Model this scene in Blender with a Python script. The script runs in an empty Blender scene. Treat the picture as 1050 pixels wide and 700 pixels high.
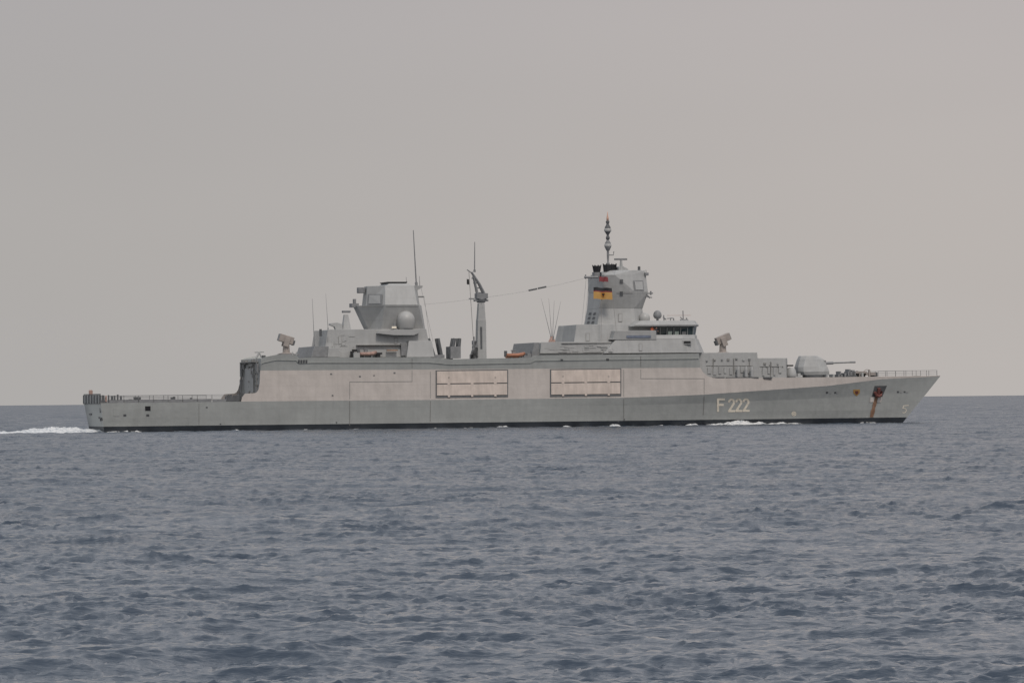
import bpy, bmesh, math, random
import numpy as np
from mathutils import Vector, Matrix, noise
from mathutils.bvhtree import BVHTree

random.seed(4)
rad = math.radians
SC = bpy.context.scene
COL = SC.collection

# ------------------------------------------------------------------ camera
F_PX = 4180.0                       # focal length in pixels of a 1050 px wide frame
CAM = Vector((0.0, -700.0, 4.65))
PITCH = math.atan(60.3 / F_PX)
ROLL = rad(0.57)
RC = Matrix.Rotation(rad(90) + PITCH, 3, 'X') @ Matrix.Rotation(-ROLL, 3, 'Z')
cd = bpy.data.cameras.new("camera")
cd.sensor_width = 36.0
cd.sensor_fit = 'HORIZONTAL'
cd.lens = F_PX / 1050.0 * 36.0
cd.clip_start = 1.0
cd.clip_end = 200000.0
cam = bpy.data.objects.new("camera", cd)
COL.objects.link(cam)
cam.matrix_world = Matrix.Translation(CAM) @ RC.to_4x4()
SC.camera = cam

# ------------------------------------------------------------------ world, sun, exposure
SUN_EL, SUN_AZ = rad(52), rad(160)        # azimuth measured from +Y clockwise
w = bpy.data.worlds.new("World")
SC.world = w
w.use_nodes = True
nt = w.node_tree
nt.nodes.clear()
out = nt.nodes.new('ShaderNodeOutputWorld')
add = nt.nodes.new('ShaderNodeAddShader')
bg1 = nt.nodes.new('ShaderNodeBackground'); bg2 = nt.nodes.new('ShaderNodeBackground')
sky = nt.nodes.new('ShaderNodeTexSky')
sky.sky_type = 'NISHITA'; sky.sun_disc = False
sky.sun_elevation = SUN_EL; sky.sun_rotation = SUN_AZ
sky.dust_density = 4.0; sky.air_density = 1.0
nt.links.new(sky.outputs[0], bg1.inputs[0]); bg1.inputs[1].default_value = 0.012
tc = nt.nodes.new('ShaderNodeTexCoord')
sep = nt.nodes.new('ShaderNodeSeparateXYZ')
nt.links.new(tc.outputs['Generated'], sep.inputs[0])
ramp = nt.nodes.new('ShaderNodeValToRGB')
e = ramp.color_ramp.elements
e[0].position = 0.0; e[0].color = (0.475, 0.445, 0.425, 1)
e[1].position = 1.0; e[1].color = (0.60, 0.635, 0.69, 1)
for p, c in ((0.035, (0.47, 0.436, 0.415)), (0.10, (0.435, 0.396, 0.386)), (0.35, (0.59, 0.59, 0.61))):
    n_ = e.new(p); n_.color = (*c, 1)
nt.links.new(sep.outputs['Z'], ramp.inputs[0])
cn = nt.nodes.new('ShaderNodeTexNoise'); cn.inputs['Scale'].default_value = 3.0; cn.inputs['Detail'].default_value = 3.0
mp = nt.nodes.new('ShaderNodeMapping'); mp.inputs['Scale'].default_value = (1, 1, 4)
nt.links.new(tc.outputs['Generated'], mp.inputs[0]); nt.links.new(mp.outputs[0], cn.inputs['Vector'])
cr = nt.nodes.new('ShaderNodeMapRange')
cr.inputs[1].default_value = 0.3; cr.inputs[2].default_value = 0.7
cr.inputs[3].default_value = 0.965; cr.inputs[4].default_value = 1.035
nt.links.new(cn.outputs[0], cr.inputs[0])
vm = nt.nodes.new('ShaderNodeVectorMath'); vm.operation = 'SCALE'
nt.links.new(ramp.outputs[0], vm.inputs[0]); nt.links.new(cr.outputs[0], vm.inputs['Scale'])
lr = nt.nodes.new('ShaderNodeMapRange'); lr.inputs[1].default_value = -.15; lr.inputs[2].default_value = .12
lr.interpolation_type = 'SMOOTHSTEP'
nt.links.new(sep.outputs['X'], lr.inputs[0])
mx = nt.nodes.new('ShaderNodeMix'); mx.data_type = 'VECTOR'
mx.inputs[4].default_value = (0.88, 0.905, 0.92); mx.inputs[5].default_value = (1.0, 1.0, 1.0)
nt.links.new(lr.outputs[0], mx.inputs[0])
vx = nt.nodes.new('ShaderNodeVectorMath'); vx.operation = 'MULTIPLY'
nt.links.new(vm.outputs[0], vx.inputs[0]); nt.links.new(mx.outputs[1], vx.inputs[1])
nt.links.new(vx.outputs[0], bg2.inputs[0]); bg2.inputs[1].default_value = 1.0
nt.links.new(bg1.outputs[0], add.inputs[0]); nt.links.new(bg2.outputs[0], add.inputs[1])
nt.links.new(add.outputs[0], out.inputs[0])

sl = bpy.data.lights.new("sun", 'SUN')
sl.energy = 1.4; sl.angle = rad(12); sl.color = (1.0, 0.90, 0.81)
so = bpy.data.objects.new("sun", sl)
COL.objects.link(so)
sd = Vector((math.sin(SUN_AZ) * math.cos(SUN_EL), math.cos(SUN_AZ) * math.cos(SUN_EL), math.sin(SUN_EL)))
so.rotation_euler = sd.to_track_quat('Z', 'Y').to_euler()

SC.view_settings.view_transform = 'Standard'
SC.view_settings.look = 'None'
SC.view_settings.exposure = 0.0
SC.view_settings.gamma = 1.0
SC.cycles.max_bounces = 5

# ------------------------------------------------------------------ measuring: photo pixel -> ship coordinates
HEAD = rad(15)
SHIP = Matrix.Rotation(HEAD, 4, 'Z')
INV = SHIP.inverted()
CL = INV @ CAM                       # camera in ship coordinates
INV3 = INV.to_3x3()

def ray(px, py):
    d = RC @ Vector(((px - 525) / F_PX, -(py - 350) / F_PX, -1))
    return (INV3 @ d).normalized()

def L(px, py, y):
    """point on the ship plane y=const (starboard is negative y) seen at a photo pixel"""
    d = ray(px, py)
    return CL + d * ((y - CL.y) / d.y)

def X(px, y=-9.0, py=385): return L(px, py, y).x
def Z(px, py, y=-9.0): return L(px, py, y).z

# ------------------------------------------------------------------ materials
def mat(name, col, rough=0.6, metal=0.0, var=0.10, scale=0.6, streak=0.0, bump=0.0, plates=0.0):
    m = bpy.data.materials.new(name); m.use_nodes = True
    n = m.node_tree; b = n.nodes['Principled BSDF']
    b.inputs['Roughness'].default_value = rough
    b.inputs['Metallic'].default_value = metal
    t = n.nodes.new('ShaderNodeTexCoord')
    nz = n.nodes.new('ShaderNodeTexNoise'); nz.inputs['Scale'].default_value = scale
    nz.inputs['Detail'].default_value = 6
    n.links.new(t.outputs['Object'], nz.inputs['Vector'])
    mr = n.nodes.new('ShaderNodeMapRange')
    mr.inputs[1].default_value = 0.3; mr.inputs[2].default_value = 0.7
    mr.inputs[3].default_value = 1 - var; mr.inputs[4].default_value = 1 + var
    n.links.new(nz.outputs[0], mr.inputs[0])
    v = n.nodes.new('ShaderNodeVectorMath'); v.operation = 'SCALE'
    v.inputs[0].default_value = col
    n.links.new(mr.outputs[0], v.inputs['Scale'])
    last = v.outputs[0]
    if streak:
        mp = n.nodes.new('ShaderNodeMapping'); mp.inputs['Scale'].default_value = (1.3, 1.3, 0.09)
        n.links.new(t.outputs['Object'], mp.inputs[0])
        n2 = n.nodes.new('ShaderNodeTexNoise'); n2.inputs['Scale'].default_value = 1.0; n2.inputs['Detail'].default_value = 5
        n.links.new(mp.outputs[0], n2.inputs['Vector'])
        m2 = n.nodes.new('ShaderNodeMapRange')
        m2.inputs[1].default_value = 0.35; m2.inputs[2].default_value = 0.75
        m2.inputs[3].default_value = 1 + streak * .4; m2.inputs[4].default_value = 1 - streak
        n.links.new(n2.outputs[0], m2.inputs[0])
        v2 = n.nodes.new('ShaderNodeVectorMath'); v2.operation = 'SCALE'
        n.links.new(last, v2.inputs[0]); n.links.new(m2.outputs[0], v2.inputs['Scale'])
        last = v2.outputs[0]
    if plates:
        sx = n.nodes.new('ShaderNodeSeparateXYZ'); cb = n.nodes.new('ShaderNodeCombineXYZ')
        n.links.new(t.outputs['Object'], sx.inputs[0])
        n.links.new(sx.outputs['X'], cb.inputs['X']); n.links.new(sx.outputs['Z'], cb.inputs['Y'])
        bk = n.nodes.new('ShaderNodeTexBrick'); n.links.new(cb.outputs[0], bk.inputs['Vector'])
        bk.inputs['Scale'].default_value = 1.0; bk.inputs['Brick Width'].default_value = 6.1; bk.inputs['Row Height'].default_value = 1.85
        bk.inputs['Mortar Size'].default_value = .045; bk.inputs['Mortar Smooth'].default_value = .4
        bk.inputs['Color1'].default_value = (1, 1, 1, 1); bk.inputs['Color2'].default_value = (1-plates*.35,)*3+(1,); bk.inputs['Mortar'].default_value = (1-plates,)*3+(1,)
        v3 = n.nodes.new('ShaderNodeVectorMath'); v3.operation = 'MULTIPLY'
        n.links.new(last, v3.inputs[0]); n.links.new(bk.outputs['Color'], v3.inputs[1]); last = v3.outputs[0]
        n4 = n.nodes.new('ShaderNodeTexNoise'); n4.inputs['Scale'].default_value = .8; n4.inputs['Detail'].default_value = 2
        n.links.new(t.outputs['Object'], n4.inputs['Vector'])
        bp = n.nodes.new('ShaderNodeBump'); bp.inputs['Distance'].default_value = .05; bp.inputs['Strength'].default_value = 1
        n.links.new(n4.outputs[0], bp.inputs['Height']); n.links.new(bp.outputs[0], b.inputs['Normal'])
    n.links.new(last, b.inputs['Base Color'])
    if bump:
        bp = n.nodes.new('ShaderNodeBump'); bp.inputs['Strength'].default_value = 1.0
        bp.inputs['Distance'].default_value = bump
        n.links.new(nz.outputs[0], bp.inputs['Height']); n.links.new(bp.outputs[0], b.inputs['Normal'])
    return m

GREY = (0.425, 0.44, 0.425)
M = dict(
    hull=mat('navy_grey_paint', GREY, .5, 0, .06, .25, streak=.07, plates=.07),
    upper=mat('warm_grey', (0.43, 0.395, 0.368), .55, 0, .07, .35, streak=.09, plates=.07),  # upper side band, warmer in tone than the hull
    house=mat('deckhouse_grey_paint', (0.375, 0.38, 0.375), .55, 0, .06, .4, streak=.09, plates=.10),
    pale=mat('pale_grey_paint', (0.385, 0.39, 0.385), .6, 0, .06, .5, streak=.06),
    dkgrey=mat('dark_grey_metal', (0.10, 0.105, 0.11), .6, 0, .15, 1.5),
    midgrey=mat('mid_grey_metal', (0.22, 0.225, 0.23), .6, 0, .15, 1.5),
    boot=mat('boot_topping_black', (0.03, 0.036, 0.044), .45, 0, .2, .5),
    line=mat('seam_grey', (0.24, 0.235, 0.225), .7, 0, .1, 1),
    tan=mat('tan_launcher_paint', (0.33, 0.295, 0.27), .65, 0, .12, 1.2, streak=.1),
    shutter=mat('shutter_paint', (0.53, 0.46, 0.41), .6, 0, .10, .7, streak=.15),
    dome=mat('radome_fibreglass', (0.40, 0.40, 0.39), .45, 0, .03, 1),
    black=mat('black_paint', (0.02, 0.02, 0.022), .6, 0, .1, 1),
    white=mat('white_marking', (0.92, 0.84, 0.70), .6, 0, .12, 3),
    deck=mat('deck_nonskid', (0.12, 0.125, 0.13), .85, 0, .15, .5),
    glass=mat('bridge_glass', (0.05, 0.08, 0.09), .12, 0, .1, .5),
    pane=mat('pale_pane', (0.40, 0.46, 0.42), .25, 0, .1, .5),
    orange=mat('orange_rubber', (0.40, 0.18, 0.11), .6, 0, .1, 1.2),
    redbrown=mat('faded_red_cover', (0.38, 0.25, 0.21), .7, 0, .25, 2.0),
    red=mat('red_cloth', (0.22, 0.05, 0.055), .8, 0, .1, 1),
    gold=mat('gold_cloth', (0.50, 0.29, 0.09), .8, 0, .08, 1),
    rust=mat('rust', (0.31, 0.18, 0.115), .85, 0, .3, 1.5, streak=.3),
    anchor=mat('anchor_red', (0.17, 0.06, 0.05), .7, 0, .2, 2),
    paler=mat('bare_patch', (0.62, 0.58, 0.54), .7, 0, .12, 1.5, streak=.25),
    banner=mat('blue_grey_banner', (0.16, 0.185, 0.24), .7, 0, .15, 1.5),
    skin=mat('skin', (0.50, 0.28, 0.20), .6, 0, .03, 5),
    tip=mat('salmon_radome', (0.66, 0.40, 0.30), .5, 0, .05, 1),
    hi=mat('orange_jacket', (0.55, 0.16, 0.08), .8, 0, .08, 5),
    navy=mat('navy_cloth', (0.03, 0.035, 0.05), .8, 0, .08, 5),
)

# ------------------------------------------------------------------ mesh helpers
BV, BP = [], []

class MB:
    def __init__(s): s.v, s.f = [], []
    def add(s, vs, fs):
        o = len(s.v); s.v += [tuple(p) for p in vs]; s.f += [tuple(i + o for i in f) for f in fs]; return s
    def box(s, lo, hi):
        x0, y0, z0 = lo; x1, y1, z1 = hi
        return s.add([(x0,y0,z0),(x1,y0,z0),(x1,y1,z0),(x0,y1,z0),(x0,y0,z1),(x1,y0,z1),(x1,y1,z1),(x0,y1,z1)],
                     [(3,2,1,0),(4,5,6,7),(0,1,5,4),(1,2,6,5),(2,3,7,6),(3,0,4,7)])
    def obox(s, c, size, mtx):
        hx, hy, hz = (q/2 for q in size)
        vs = [c + mtx @ Vector(p) for p in ((-hx,-hy,-hz),(hx,-hy,-hz),(hx,hy,-hz),(-hx,hy,-hz),(-hx,-hy,hz),(hx,-hy,hz),(hx,hy,hz),(-hx,hy,hz))]
        return s.add(vs, [(3,2,1,0),(4,5,6,7),(0,1,5,4),(1,2,6,5),(2,3,7,6),(3,0,4,7)])
    def tube(s, pts, r, n=8, r2=None, cap=True):
        pts = [Vector(p) for p in pts]; rings = []
        for i, p in enumerate(pts):
            d = (pts[min(i+1, len(pts)-1)] - pts[max(i-1, 0)]).normalized()
            a = Vector((0,0,1)) if abs(d.z) < .9 else Vector((1,0,0))
            u = d.cross(a).normalized(); q = d.cross(u)
            rr = r if r2 is None else r + (r2-r)*i/(len(pts)-1)
            rings.append([p + (u*math.cos(t)+q*math.sin(t))*rr for t in (2*math.pi*k/n for k in range(n))])
        return s.rings(rings, cap)
    def rings(s, rings, cap=True):
        n = len(rings[0]); vs = [p for r in rings for p in r]; fs = []
        for i in range(len(rings)-1):
            for k in range(n):
                a, b = i*n+k, i*n+(k+1)%n
                fs.append((a, b, b+n, a+n))
        if cap: fs += [tuple(range(n))[::-1], tuple(range((len(rings)-1)*n, len(rings)*n))]
        return s.add(vs, fs)
    def lathe(s, c, prof, n=20, axis=None):
        """prof: (radius, height) from bottom to top about c"""
        rings = []
        for r, h in prof:
            rings.append([Vector(c) + Vector((math.cos(2*math.pi*k/n)*r, math.sin(2*math.pi*k/n)*r, h)) for k in range(n)])
        return s.rings(rings)
    def loft(s, rings, cap=True):
        """rings of starboard points (x, y<0, z) aft -> fore, mirrored to port"""
        full = []
        for r in rings:
            full.append([Vector(p) for p in r] + [Vector((p[0], -p[1], p[2])) for p in reversed(r)])
        return s.rings(full, cap)
    def prism(s, poly, y0, y1):
        """poly of (x, z) extruded along y"""
        n = len(poly)
        vs = [(x, y0, z) for x, z in poly] + [(x, y1, z) for x, z in poly]
        fs = [tuple(range(n)), tuple(range(2*n-1, n-1, -1))] + [(i, i+n, (i+1)%n+n, (i+1)%n) for i in range(n)]
        return s.add(vs, fs)
    def build(s, name, m, parent, smooth=False, bvh=False, label=None, bevel=0):
        me = bpy.data.meshes.new(name)
        me.from_pydata(s.v, [], s.f)
        bm = bmesh.new(); bm.from_mesh(me)
        bmesh.ops.recalc_face_normals(bm, faces=bm.faces)
        bm.to_mesh(me); bm.free()
        if bvh:
            o = len(BV); BV.extend(Vector(p) for p in s.v); BP.extend([i+o for i in f] for f in s.f)
        me.materials.append(m if not isinstance(m, str) else M[m])
        if smooth: me.shade_smooth()
        ob = bpy.data.objects.new(name, me); COL.objects.link(ob)
        if parent is not None: ob.parent = parent
        if label: ob['label'] = label
        if bevel:
            b = ob.modifiers.new('bevel', 'BEVEL'); b.width = bevel; b.segments = 2; b.limit_method = 'ANGLE'; b.angle_limit = rad(35)
        return ob

def tag(o, label=None, cat=None, group=None, kind=None):
    if label: o['label'] = label
    if cat: o['category'] = cat
    if group: o['group'] = group
    if kind: o['kind'] = kind
    return o

def empty(name, world_mtx=None):
    o = bpy.data.objects.new(name, None); COL.objects.link(o)
    o.empty_display_size = 1
    if world_mtx is not None: o.matrix_world = world_mtx
    return o

def ring(pts, zp):
    """pts: (px, y) aft -> fore on the starboard side; zp: (px, py, y) that gives the height"""
    z = Z(*zp); return [(L(p[0], zp[1], p[1] if len(p) > 2 else -p[1]).x, -p[1], z) for p in pts]

SH = empty('frigate', SHIP)
tag(SH, 'long grey naval frigate with tall faceted masts under way on the sea', 'warship')

# ================================================================== hull
xst = X(103, -8.6, 412)                       # stern at the knuckle
xw, xt = L(925.5, 431, 0), L(964, 385, 0)     # stem at the waterline and bow tip
z_tip = xt.z
x640, x560, x720, x738 = X(640), X(560), X(719, -8.4), X(737, -8.4)
z_fd = Z(770, 387.5, -8.2)                    # foredeck
def sm(a, b, x): t = min(max((x-a)/(b-a), 0), 1); return t*t*(3-2*t)
def stem_x(z): return xw.x + (xt.x - xw.x) * (z / z_tip)
KN = [(X(px, -9.2), Z(px, py, -9.2)) for px, py in ((103, 413), (250, 411.5), (350, 410.5), (450, 409.8), (560, 408.6), (640, 407.6), (720, 404.6), (780, 400.5))]
KN += [(X(850, -6.5), Z(850, 395.5, -6.5)), (X(905, -3.5), Z(905, 388.6, -3.5)), (xt.x, z_tip - .12)]
def lin(tab, x):
    if x <= tab[0][0]: return tab[0][1]
    for (a, za), (b, zb) in zip(tab, tab[1:]):
        if x <= b: return za + (zb-za)*(x-a)/(b-a)
    return tab[-1][1]
z_kn = lambda x: lin(KN, x)
def nose(x, B, xs, xb, p):
    if x <= xs: return B
    t = min((x-xs)/(xb-xs), 1); return B*(1 - t**p)
def stern(x, lo): return lo + (1-lo)*sm(xst, xst+45, x)**.7
def y_kn(x): return nose(x, 9.4, X(570), xt.x, 2.5) * stern(x, .93)
def y_wl(x, z=0): 
    xb = stem_x(z); t = min(max(z/2.6, -1), 1)
    return nose(x, 8.35 + .215*z, X(520), xb, 2.05 + .12*z) * stern(x, .90 + .01*z)
NU = 160
def us(): return [(i/NU)**.9 if False else i/NU for i in range(NU+1)]
def level(zf, yf, xbow, xs):
    out = []
    for u in us():
        u2 = 1-(1-u)**1.25
        x = xs + (xbow-xs)*u2
        out.append((x, -yf(x), zf(x)))
    out[-1] = (out[-1][0], 0.0, out[-1][2])
    return out
def strip(levels, name, m, parent, bvh=True, close_bottom=False):
    mb = MB()
    n = NU+1
    for side in (1, -1):
        vs = [(x, y*side, z) for lv in levels for x, y, z in lv]
        fs = []
        for j in range(len(levels)-1):
            for i in range(NU):
                a = j*n+i
                fs.append((a, a+1, a+1+n, a+n) if side == 1 else (a+n, a+1+n, a+1, a))
        mb.add(vs, fs)
    # transom
    st = [lv[0] for lv in levels]
    mb.add([(x, y, z) for x, y, z in st] + [(x, -y, z) for x, y, z in st],
           [(j, j+1, j+1+len(st), j+len(st)) for j in range(len(st)-1)])
    return mb
ZB = 0.98
zch = 2.35
lv_keel = level(lambda x: -2.5, lambda x: max(y_wl(x)*.8, 0), stem_x(-1.2), xst+1.2)
lv_boot0 = level(lambda x: 0, lambda x: y_wl(x, 0), stem_x(0), xst+.75)
lv_boot = level(lambda x: ZB, lambda x: y_wl(x, ZB), stem_x(ZB), xst+.62)
lv_ch = level(lambda x: zch, lambda x: y_wl(x, zch), stem_x(zch), xst+.4)
def ybl(k): return lambda x: y_wl(min(x, stem_x(zch)), zch)*(1-k) + y_kn(x)*k
lv_m = level(lambda x: zch*.5 + z_kn(x)*.5, lambda x: nose(x, 9.12, X(545), stem_x((zch+z_tip)/2), 2.3)*stern(x, .93), stem_x((zch+z_tip)/2), xst+.2)
lv_kn = level(z_kn, y_kn, xt.x, xst)
hull_mb = strip([lv_boot, lv_ch, lv_m, lv_kn], 'hull', 'hull', SH)
# deck skin at the knuckle, inside the hull
n = NU+1
hull_mb.add([(x, y, z-.02) for x, y, z in lv_kn] + [(x, -y, z-.02) for x, y, z in lv_kn], [(i, i+1, i+1+n, i+n) for i in range(NU)])
hull = hull_mb.build('hull', 'hull', SH, bvh=True)
strip([lv_keel, lv_boot0, lv_boot], '', '', SH).build('waterline_band', 'boot', hull, bvh=True)

# upper hull: inward-leaning side from the knuckle to the weather deck
z379 = lambda x: lin([(X(267), Z(267, 379.8, -8.4)), (X(450), Z(450, 378.6, -8.4)), (X(640), Z(640, 377.4, -8.4)), (X(720), Z(720, 376.8, -8.4))], x)
zt_l, zt_r = z379(X(267)), z379(X(720))
AFT = [(X(247), z_kn(X(247))+.08), (X(248), Z(248, 407, -9)), (X(251), Z(251, 403.5, -9)), (X(261.5), Z(261.5, 402.8, -9)), (X(263.5), Z(263.5, 401.6, -9)), (X(265.2), Z(265.2, 399, -9)), (X(266.6), Z(266.6, 393, -8.8)), (X(267.8), zt_l)]
z_fdk = lambda x: lin([(x738, z_fd), (X(850, -6.0), Z(850, 386.6, -6.)), (X(900, -3.4), Z(900, 385.9, -3.4)), (xt.x, z_tip)], x)
FWD = [(X(720.5), zt_r), (X(722.5), Z(722.5, 381, -8.4)), (X(727), Z(727, 385.4, -8.4)), (X(733), Z(733, 387.2, -8.4)), (x738, z_fd)]
def top5(x):
    if x <= AFT[-1][0]: return lin(AFT, x)
    if x <= FWD[0][0]: return z379(x)
    if x <= FWD[-1][0]: return lin(FWD, x)
    return z_fdk(x)
xs5 = sorted(set([a for a, _ in AFT] + [a for a, _ in FWD] + list(np.linspace(AFT[-1][0], FWD[0][0], 60)) + list(np.linspace(x738, xt.x, 70))))
def y_in(x, z): 
    k = y_kn(x); return max(k - (z - z_kn(x))*.20*min(1, k/7.0), 0 if x >= xt.x-.01 else .02)
def y_wall(x, z): return -y_in(x, z)
mb = MB(); n = len(xs5)
A = [(x, -y_kn(x), z_kn(x)) for x in xs5]; B = [(x, -y_in(x, top5(x)), max(top5(x), z_kn(x)+.02)) for x in xs5]
for sgn in (1, -1):
    mb.add([(x, y*sgn, z) for x, y, z in A+B], [(i, i+1, i+1+n, i+n) for i in range(n-1)])
up = mb.build('upper_hull_side', 'upper', SH, bvh=True)
BD = [q for q in B if q[0] >= AFT[-1][0]-.01]; n = len(BD)
MB().add([(x, y+.05, z-.03) for x, y, z in BD] + [(x, -y-.05, z-.03) for x, y, z in BD], [(i, i+1, i+1+n, i+n) for i in range(n-1)]).build('weather_deck', 'deck', SH, bvh=True)

# deck-edge parapet band leaning outward, 268..719 px
z366 = lambda x: lin([(X(267), Z(267, 368.2, -8.6)), (X(272), Z(272, 366.0, -8.6)), (X(284), Z(284, 363.6, -8.6)), (X(304), Z(304, 364.0, -8.6)), (X(307), Z(307, 367.0, -8.6)), (X(320), Z(320, 366.4, -8.6)), (X(441), Z(441, 366.3, -8.6)), (X(462), Z(462, 368.2, -8.6)), (X(545), Z(545, 366.6, -8.6)), (X(549), Z(549, 364.4, -8.6)), (X(640), Z(640, 363.2, -8.6)), (X(719), Z(719, 362.2, -8.6))], x)
xsp = list(np.linspace(X(268.2), X(720.2), 80)) + [X(441), X(462), X(545), X(549), X(272), X(284), X(304), X(307)]
xsp = sorted(xsp); n = len(xsp); mb = MB()
A = [(x, -y_in(x, top5(x)), top5(x)) for x in xsp]
B = [(x - (.35 if i == n-1 else 0), -y_in(x, top5(x)) - .24*(z366(x)-top5(x)), z366(x)) for i, x in enumerate(xsp)]
for sgn in (1, -1):
    mb.add([(x, y*sgn, z) for x, y, z in A+B] , [(i, i+1, i+1+n, i+n) for i in range(n-1)])
    mb.add([(x, (y+.12)*sgn, z) for x, y, z in A+B] , [(i, i+1, i+1+n, i+n) for i in range(n-1)])
    mb.add([(x, y*sgn, z) for x, y, z in B] + [(x, (y+.12)*sgn, z) for x, y, z in B], [(i, i+1, i+1+n, i+n) for i in range(n-1)])
# raised deck just under the rail top, closed ends
mb.add([(x, y+.1, z-.9) for x, y, z in B] + [(x, -y-.1, z-.9) for x, y, z in B], [(i, i+1, i+1+n, i+n) for i in range(n-1)])
for k in (0, n-1):
    a, b = A[k], B[k]
    mb.add([a, b, (b[0], -b[1], b[2]), (a[0], -a[1], a[2])], [(0, 1, 2, 3)])
mb.build('deck_edge_parapet', 'hull', SH, bvh=True)
# flight deck surface
xa, xb = xst+.3, X(262)
MB().add([(xa, -y_kn(xa)+.3, z_kn(xa)+.02), (xb, -9.0, z_kn(xb)+.02), (xb, 9.0, z_kn(xb)+.02), (xa, y_kn(xa)-.3, z_kn(xa)+.02)], [(0,1,2,3)]).build('flight_deck', 'deck', SH)

# ================================================================== blocks of the superstructure
def block(name, rows, m='house', parent=SH, bvh=True, bevel=.04, label=None):
    return MB().loft([ring(*r) for r in rows]).build(name, m, parent, bvh=bvh, bevel=bevel, label=label)

# hangar end wall set back inside the side plating
hang = block('hangar', [([(265.5, 7.9), (300, 7.4)], (270, 409.5, 7.3)), ([(266.5, 7.6), (300, 7.2)], (270, 379, 7.)), ([(267.5, 7.0), (300, 7)], (270, 368, 7.))])
# door and gear on the hangar end wall (faces aft)
xh = ring([(265.7, 7.7)], (265, 390, 7.7))[0][0]
for (y_, z0_, z1_, d_) in ((6.2, 3.9, 6.3, .45), (7.0, 1.2, 3.4, .35), (4.6, 5.2, 6.6, .3), (-6.9, 4.6, 6.0, .3), (6.6, .0, 1.0, .8)):
    zq = Z(255, 409.5, -7); MB().box((xh-d_, y_-.35, zq+z0_), (xh+.2, y_+.35, zq+z1_)).build('hangar_end_locker', 'midgrey', SH)
def aftbox(y0, y1, z0, z1, d0, d1, name, m, parent):
    return MB().box((xh-d1, y0, z0), (xh-d0, y1, z1)).build(name, m, parent)
zh = Z(255, 409.5, -7)
aftbox(-3.6, 3.6, zh, zh+5.3, -.1, .12, 'hangar_door', 'house', hang)
fit = MB()
for k in range(26):
    y = random.uniform(-6.8, 6.8); z = zh + random.uniform(.3, 6.6); d = random.uniform(.1, .35)
    fit.box((xh-d, y, z), (xh+.3, y+random.uniform(.2, .8), z+random.uniform(.15, .7)))
for y in (-6.9, -5.2, -4.2, 4.2, 5.6): fit.tube([(xh-.25, y, zh), (xh-.25, y, zh+6.8)], .07, 6)
fit.box((xh-.5, -6.4, zh+6.2), (xh+.3, 6.4, zh+6.35))
tag(fit.build('hangar_end_fittings', 'line', hang), kind='stuff')

# ------------------------------ aft deckhouse, funnel tower
block('aft_deckhouse', [([(325, 5.2, 'P'), (331, 5.8), (440, 5.8)], (380, 367, 5.8)), ([(327, 4.8, 'P'), (334, 5.5), (440, 5.5)], (380, 353, 5.5)), ([(328.5, 4.6, 'P'), (336, 5.3), (437, 5.3)], (380, 338.6, 5.3))])
block('deck_locker', [([(319, 6.4), (338, 6.6)], (328, 367, 6.5)), ([(322.5, 6.4), (337, 6.6)], (328, 356, 6.5))], 'midgrey')
block('deck_locker', [([(336, 6.8), (349, 6.8)], (343, 367, 6.8)), ([(337, 6.8), (347.6, 6.8)], (343, 357.6, 6.8))], 'pale')
# funnel tower: lower dark part flares outward, upper part leans in
fun = block('funnel_tower', [
    ([(372.5, 1.6, 'P'), (389, 4.4), (436.5, 4.4), (438.5, 2.6)], (405, 352, 4.4)),
    ([(373.5, 1.6, 'P'), (391, 4.5), (434.5, 4.5), (436, 2.6)], (405, 338.5, 4.5)),
    ([(361.8, 1.6, 'P'), (394.5, 5.6), (429.5, 5.6), (432, 3.0)], (405, 314.2, 5.6))])
block('funnel_tower_top', [
    ([(371.0, 1.6, 'P'), (395, 5.55), (428, 5.55), (430.3, 3)], (405, 314.1, 5.55)),
    ([(373.3, 1.2, 'P'), (395, 4.1), (424.5, 4.1), (427.2, 2.5)], (405, 294.2, 4.1))])
block('funnel_cap', [([(396, 3.4), (422, 3.4)], (409, 294.6, 3.4)), ([(399, 3.0), (419, 3.0)], (409, 291.6, 3.))])
block('exhaust_outlet', [([(398.5, 2.6), (416.5, 2.6)], (408, 291.8, 2.6)), ([(397, 2.9), (418, 2.9)], (408, 289.9, 2.9))], 'black')
# overhanging aft wedge of the tower, with ledge
def mbox(px0, py0, px1, py1, y0, y1, mb=None):
    """box from photo corners, on starboard plane -y0, going back to -y1"""
    a, b = L(px0, py1, -y0), L(px1, py0, -y0)
    m_ = mb or MB()
    m_.box((a.x, -y0, a.z), (b.x, -y1, b.z)); return m_
mbox(360.8, 311, 368, 315, .8, -1.2).build('ledge_box', 'midgrey', fun)
mbox(362.8, 306.5, 365.2, 311, .4, -.4).build('sensor', 'midgrey', fun)
mbox(367.4, 294.5, 374.5, 300.5, .6, -.6).build('sensor_housing', 'midgrey', fun, bevel=.08)
# forward sponson
wp = [L(*q, -3.4) for q in ((421, 299.5), (428, 297.5), (433, 295), (433.5, 292.8), (422, 292.8))]
MB().prism([(p.x, p.z) for p in wp], -3.4, 1).build('sponson', 'house', fun)
mbox(428.5, 303.5, 435, 305, 2.6, 2.3).build('bracket', 'midgrey', fun)
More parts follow.
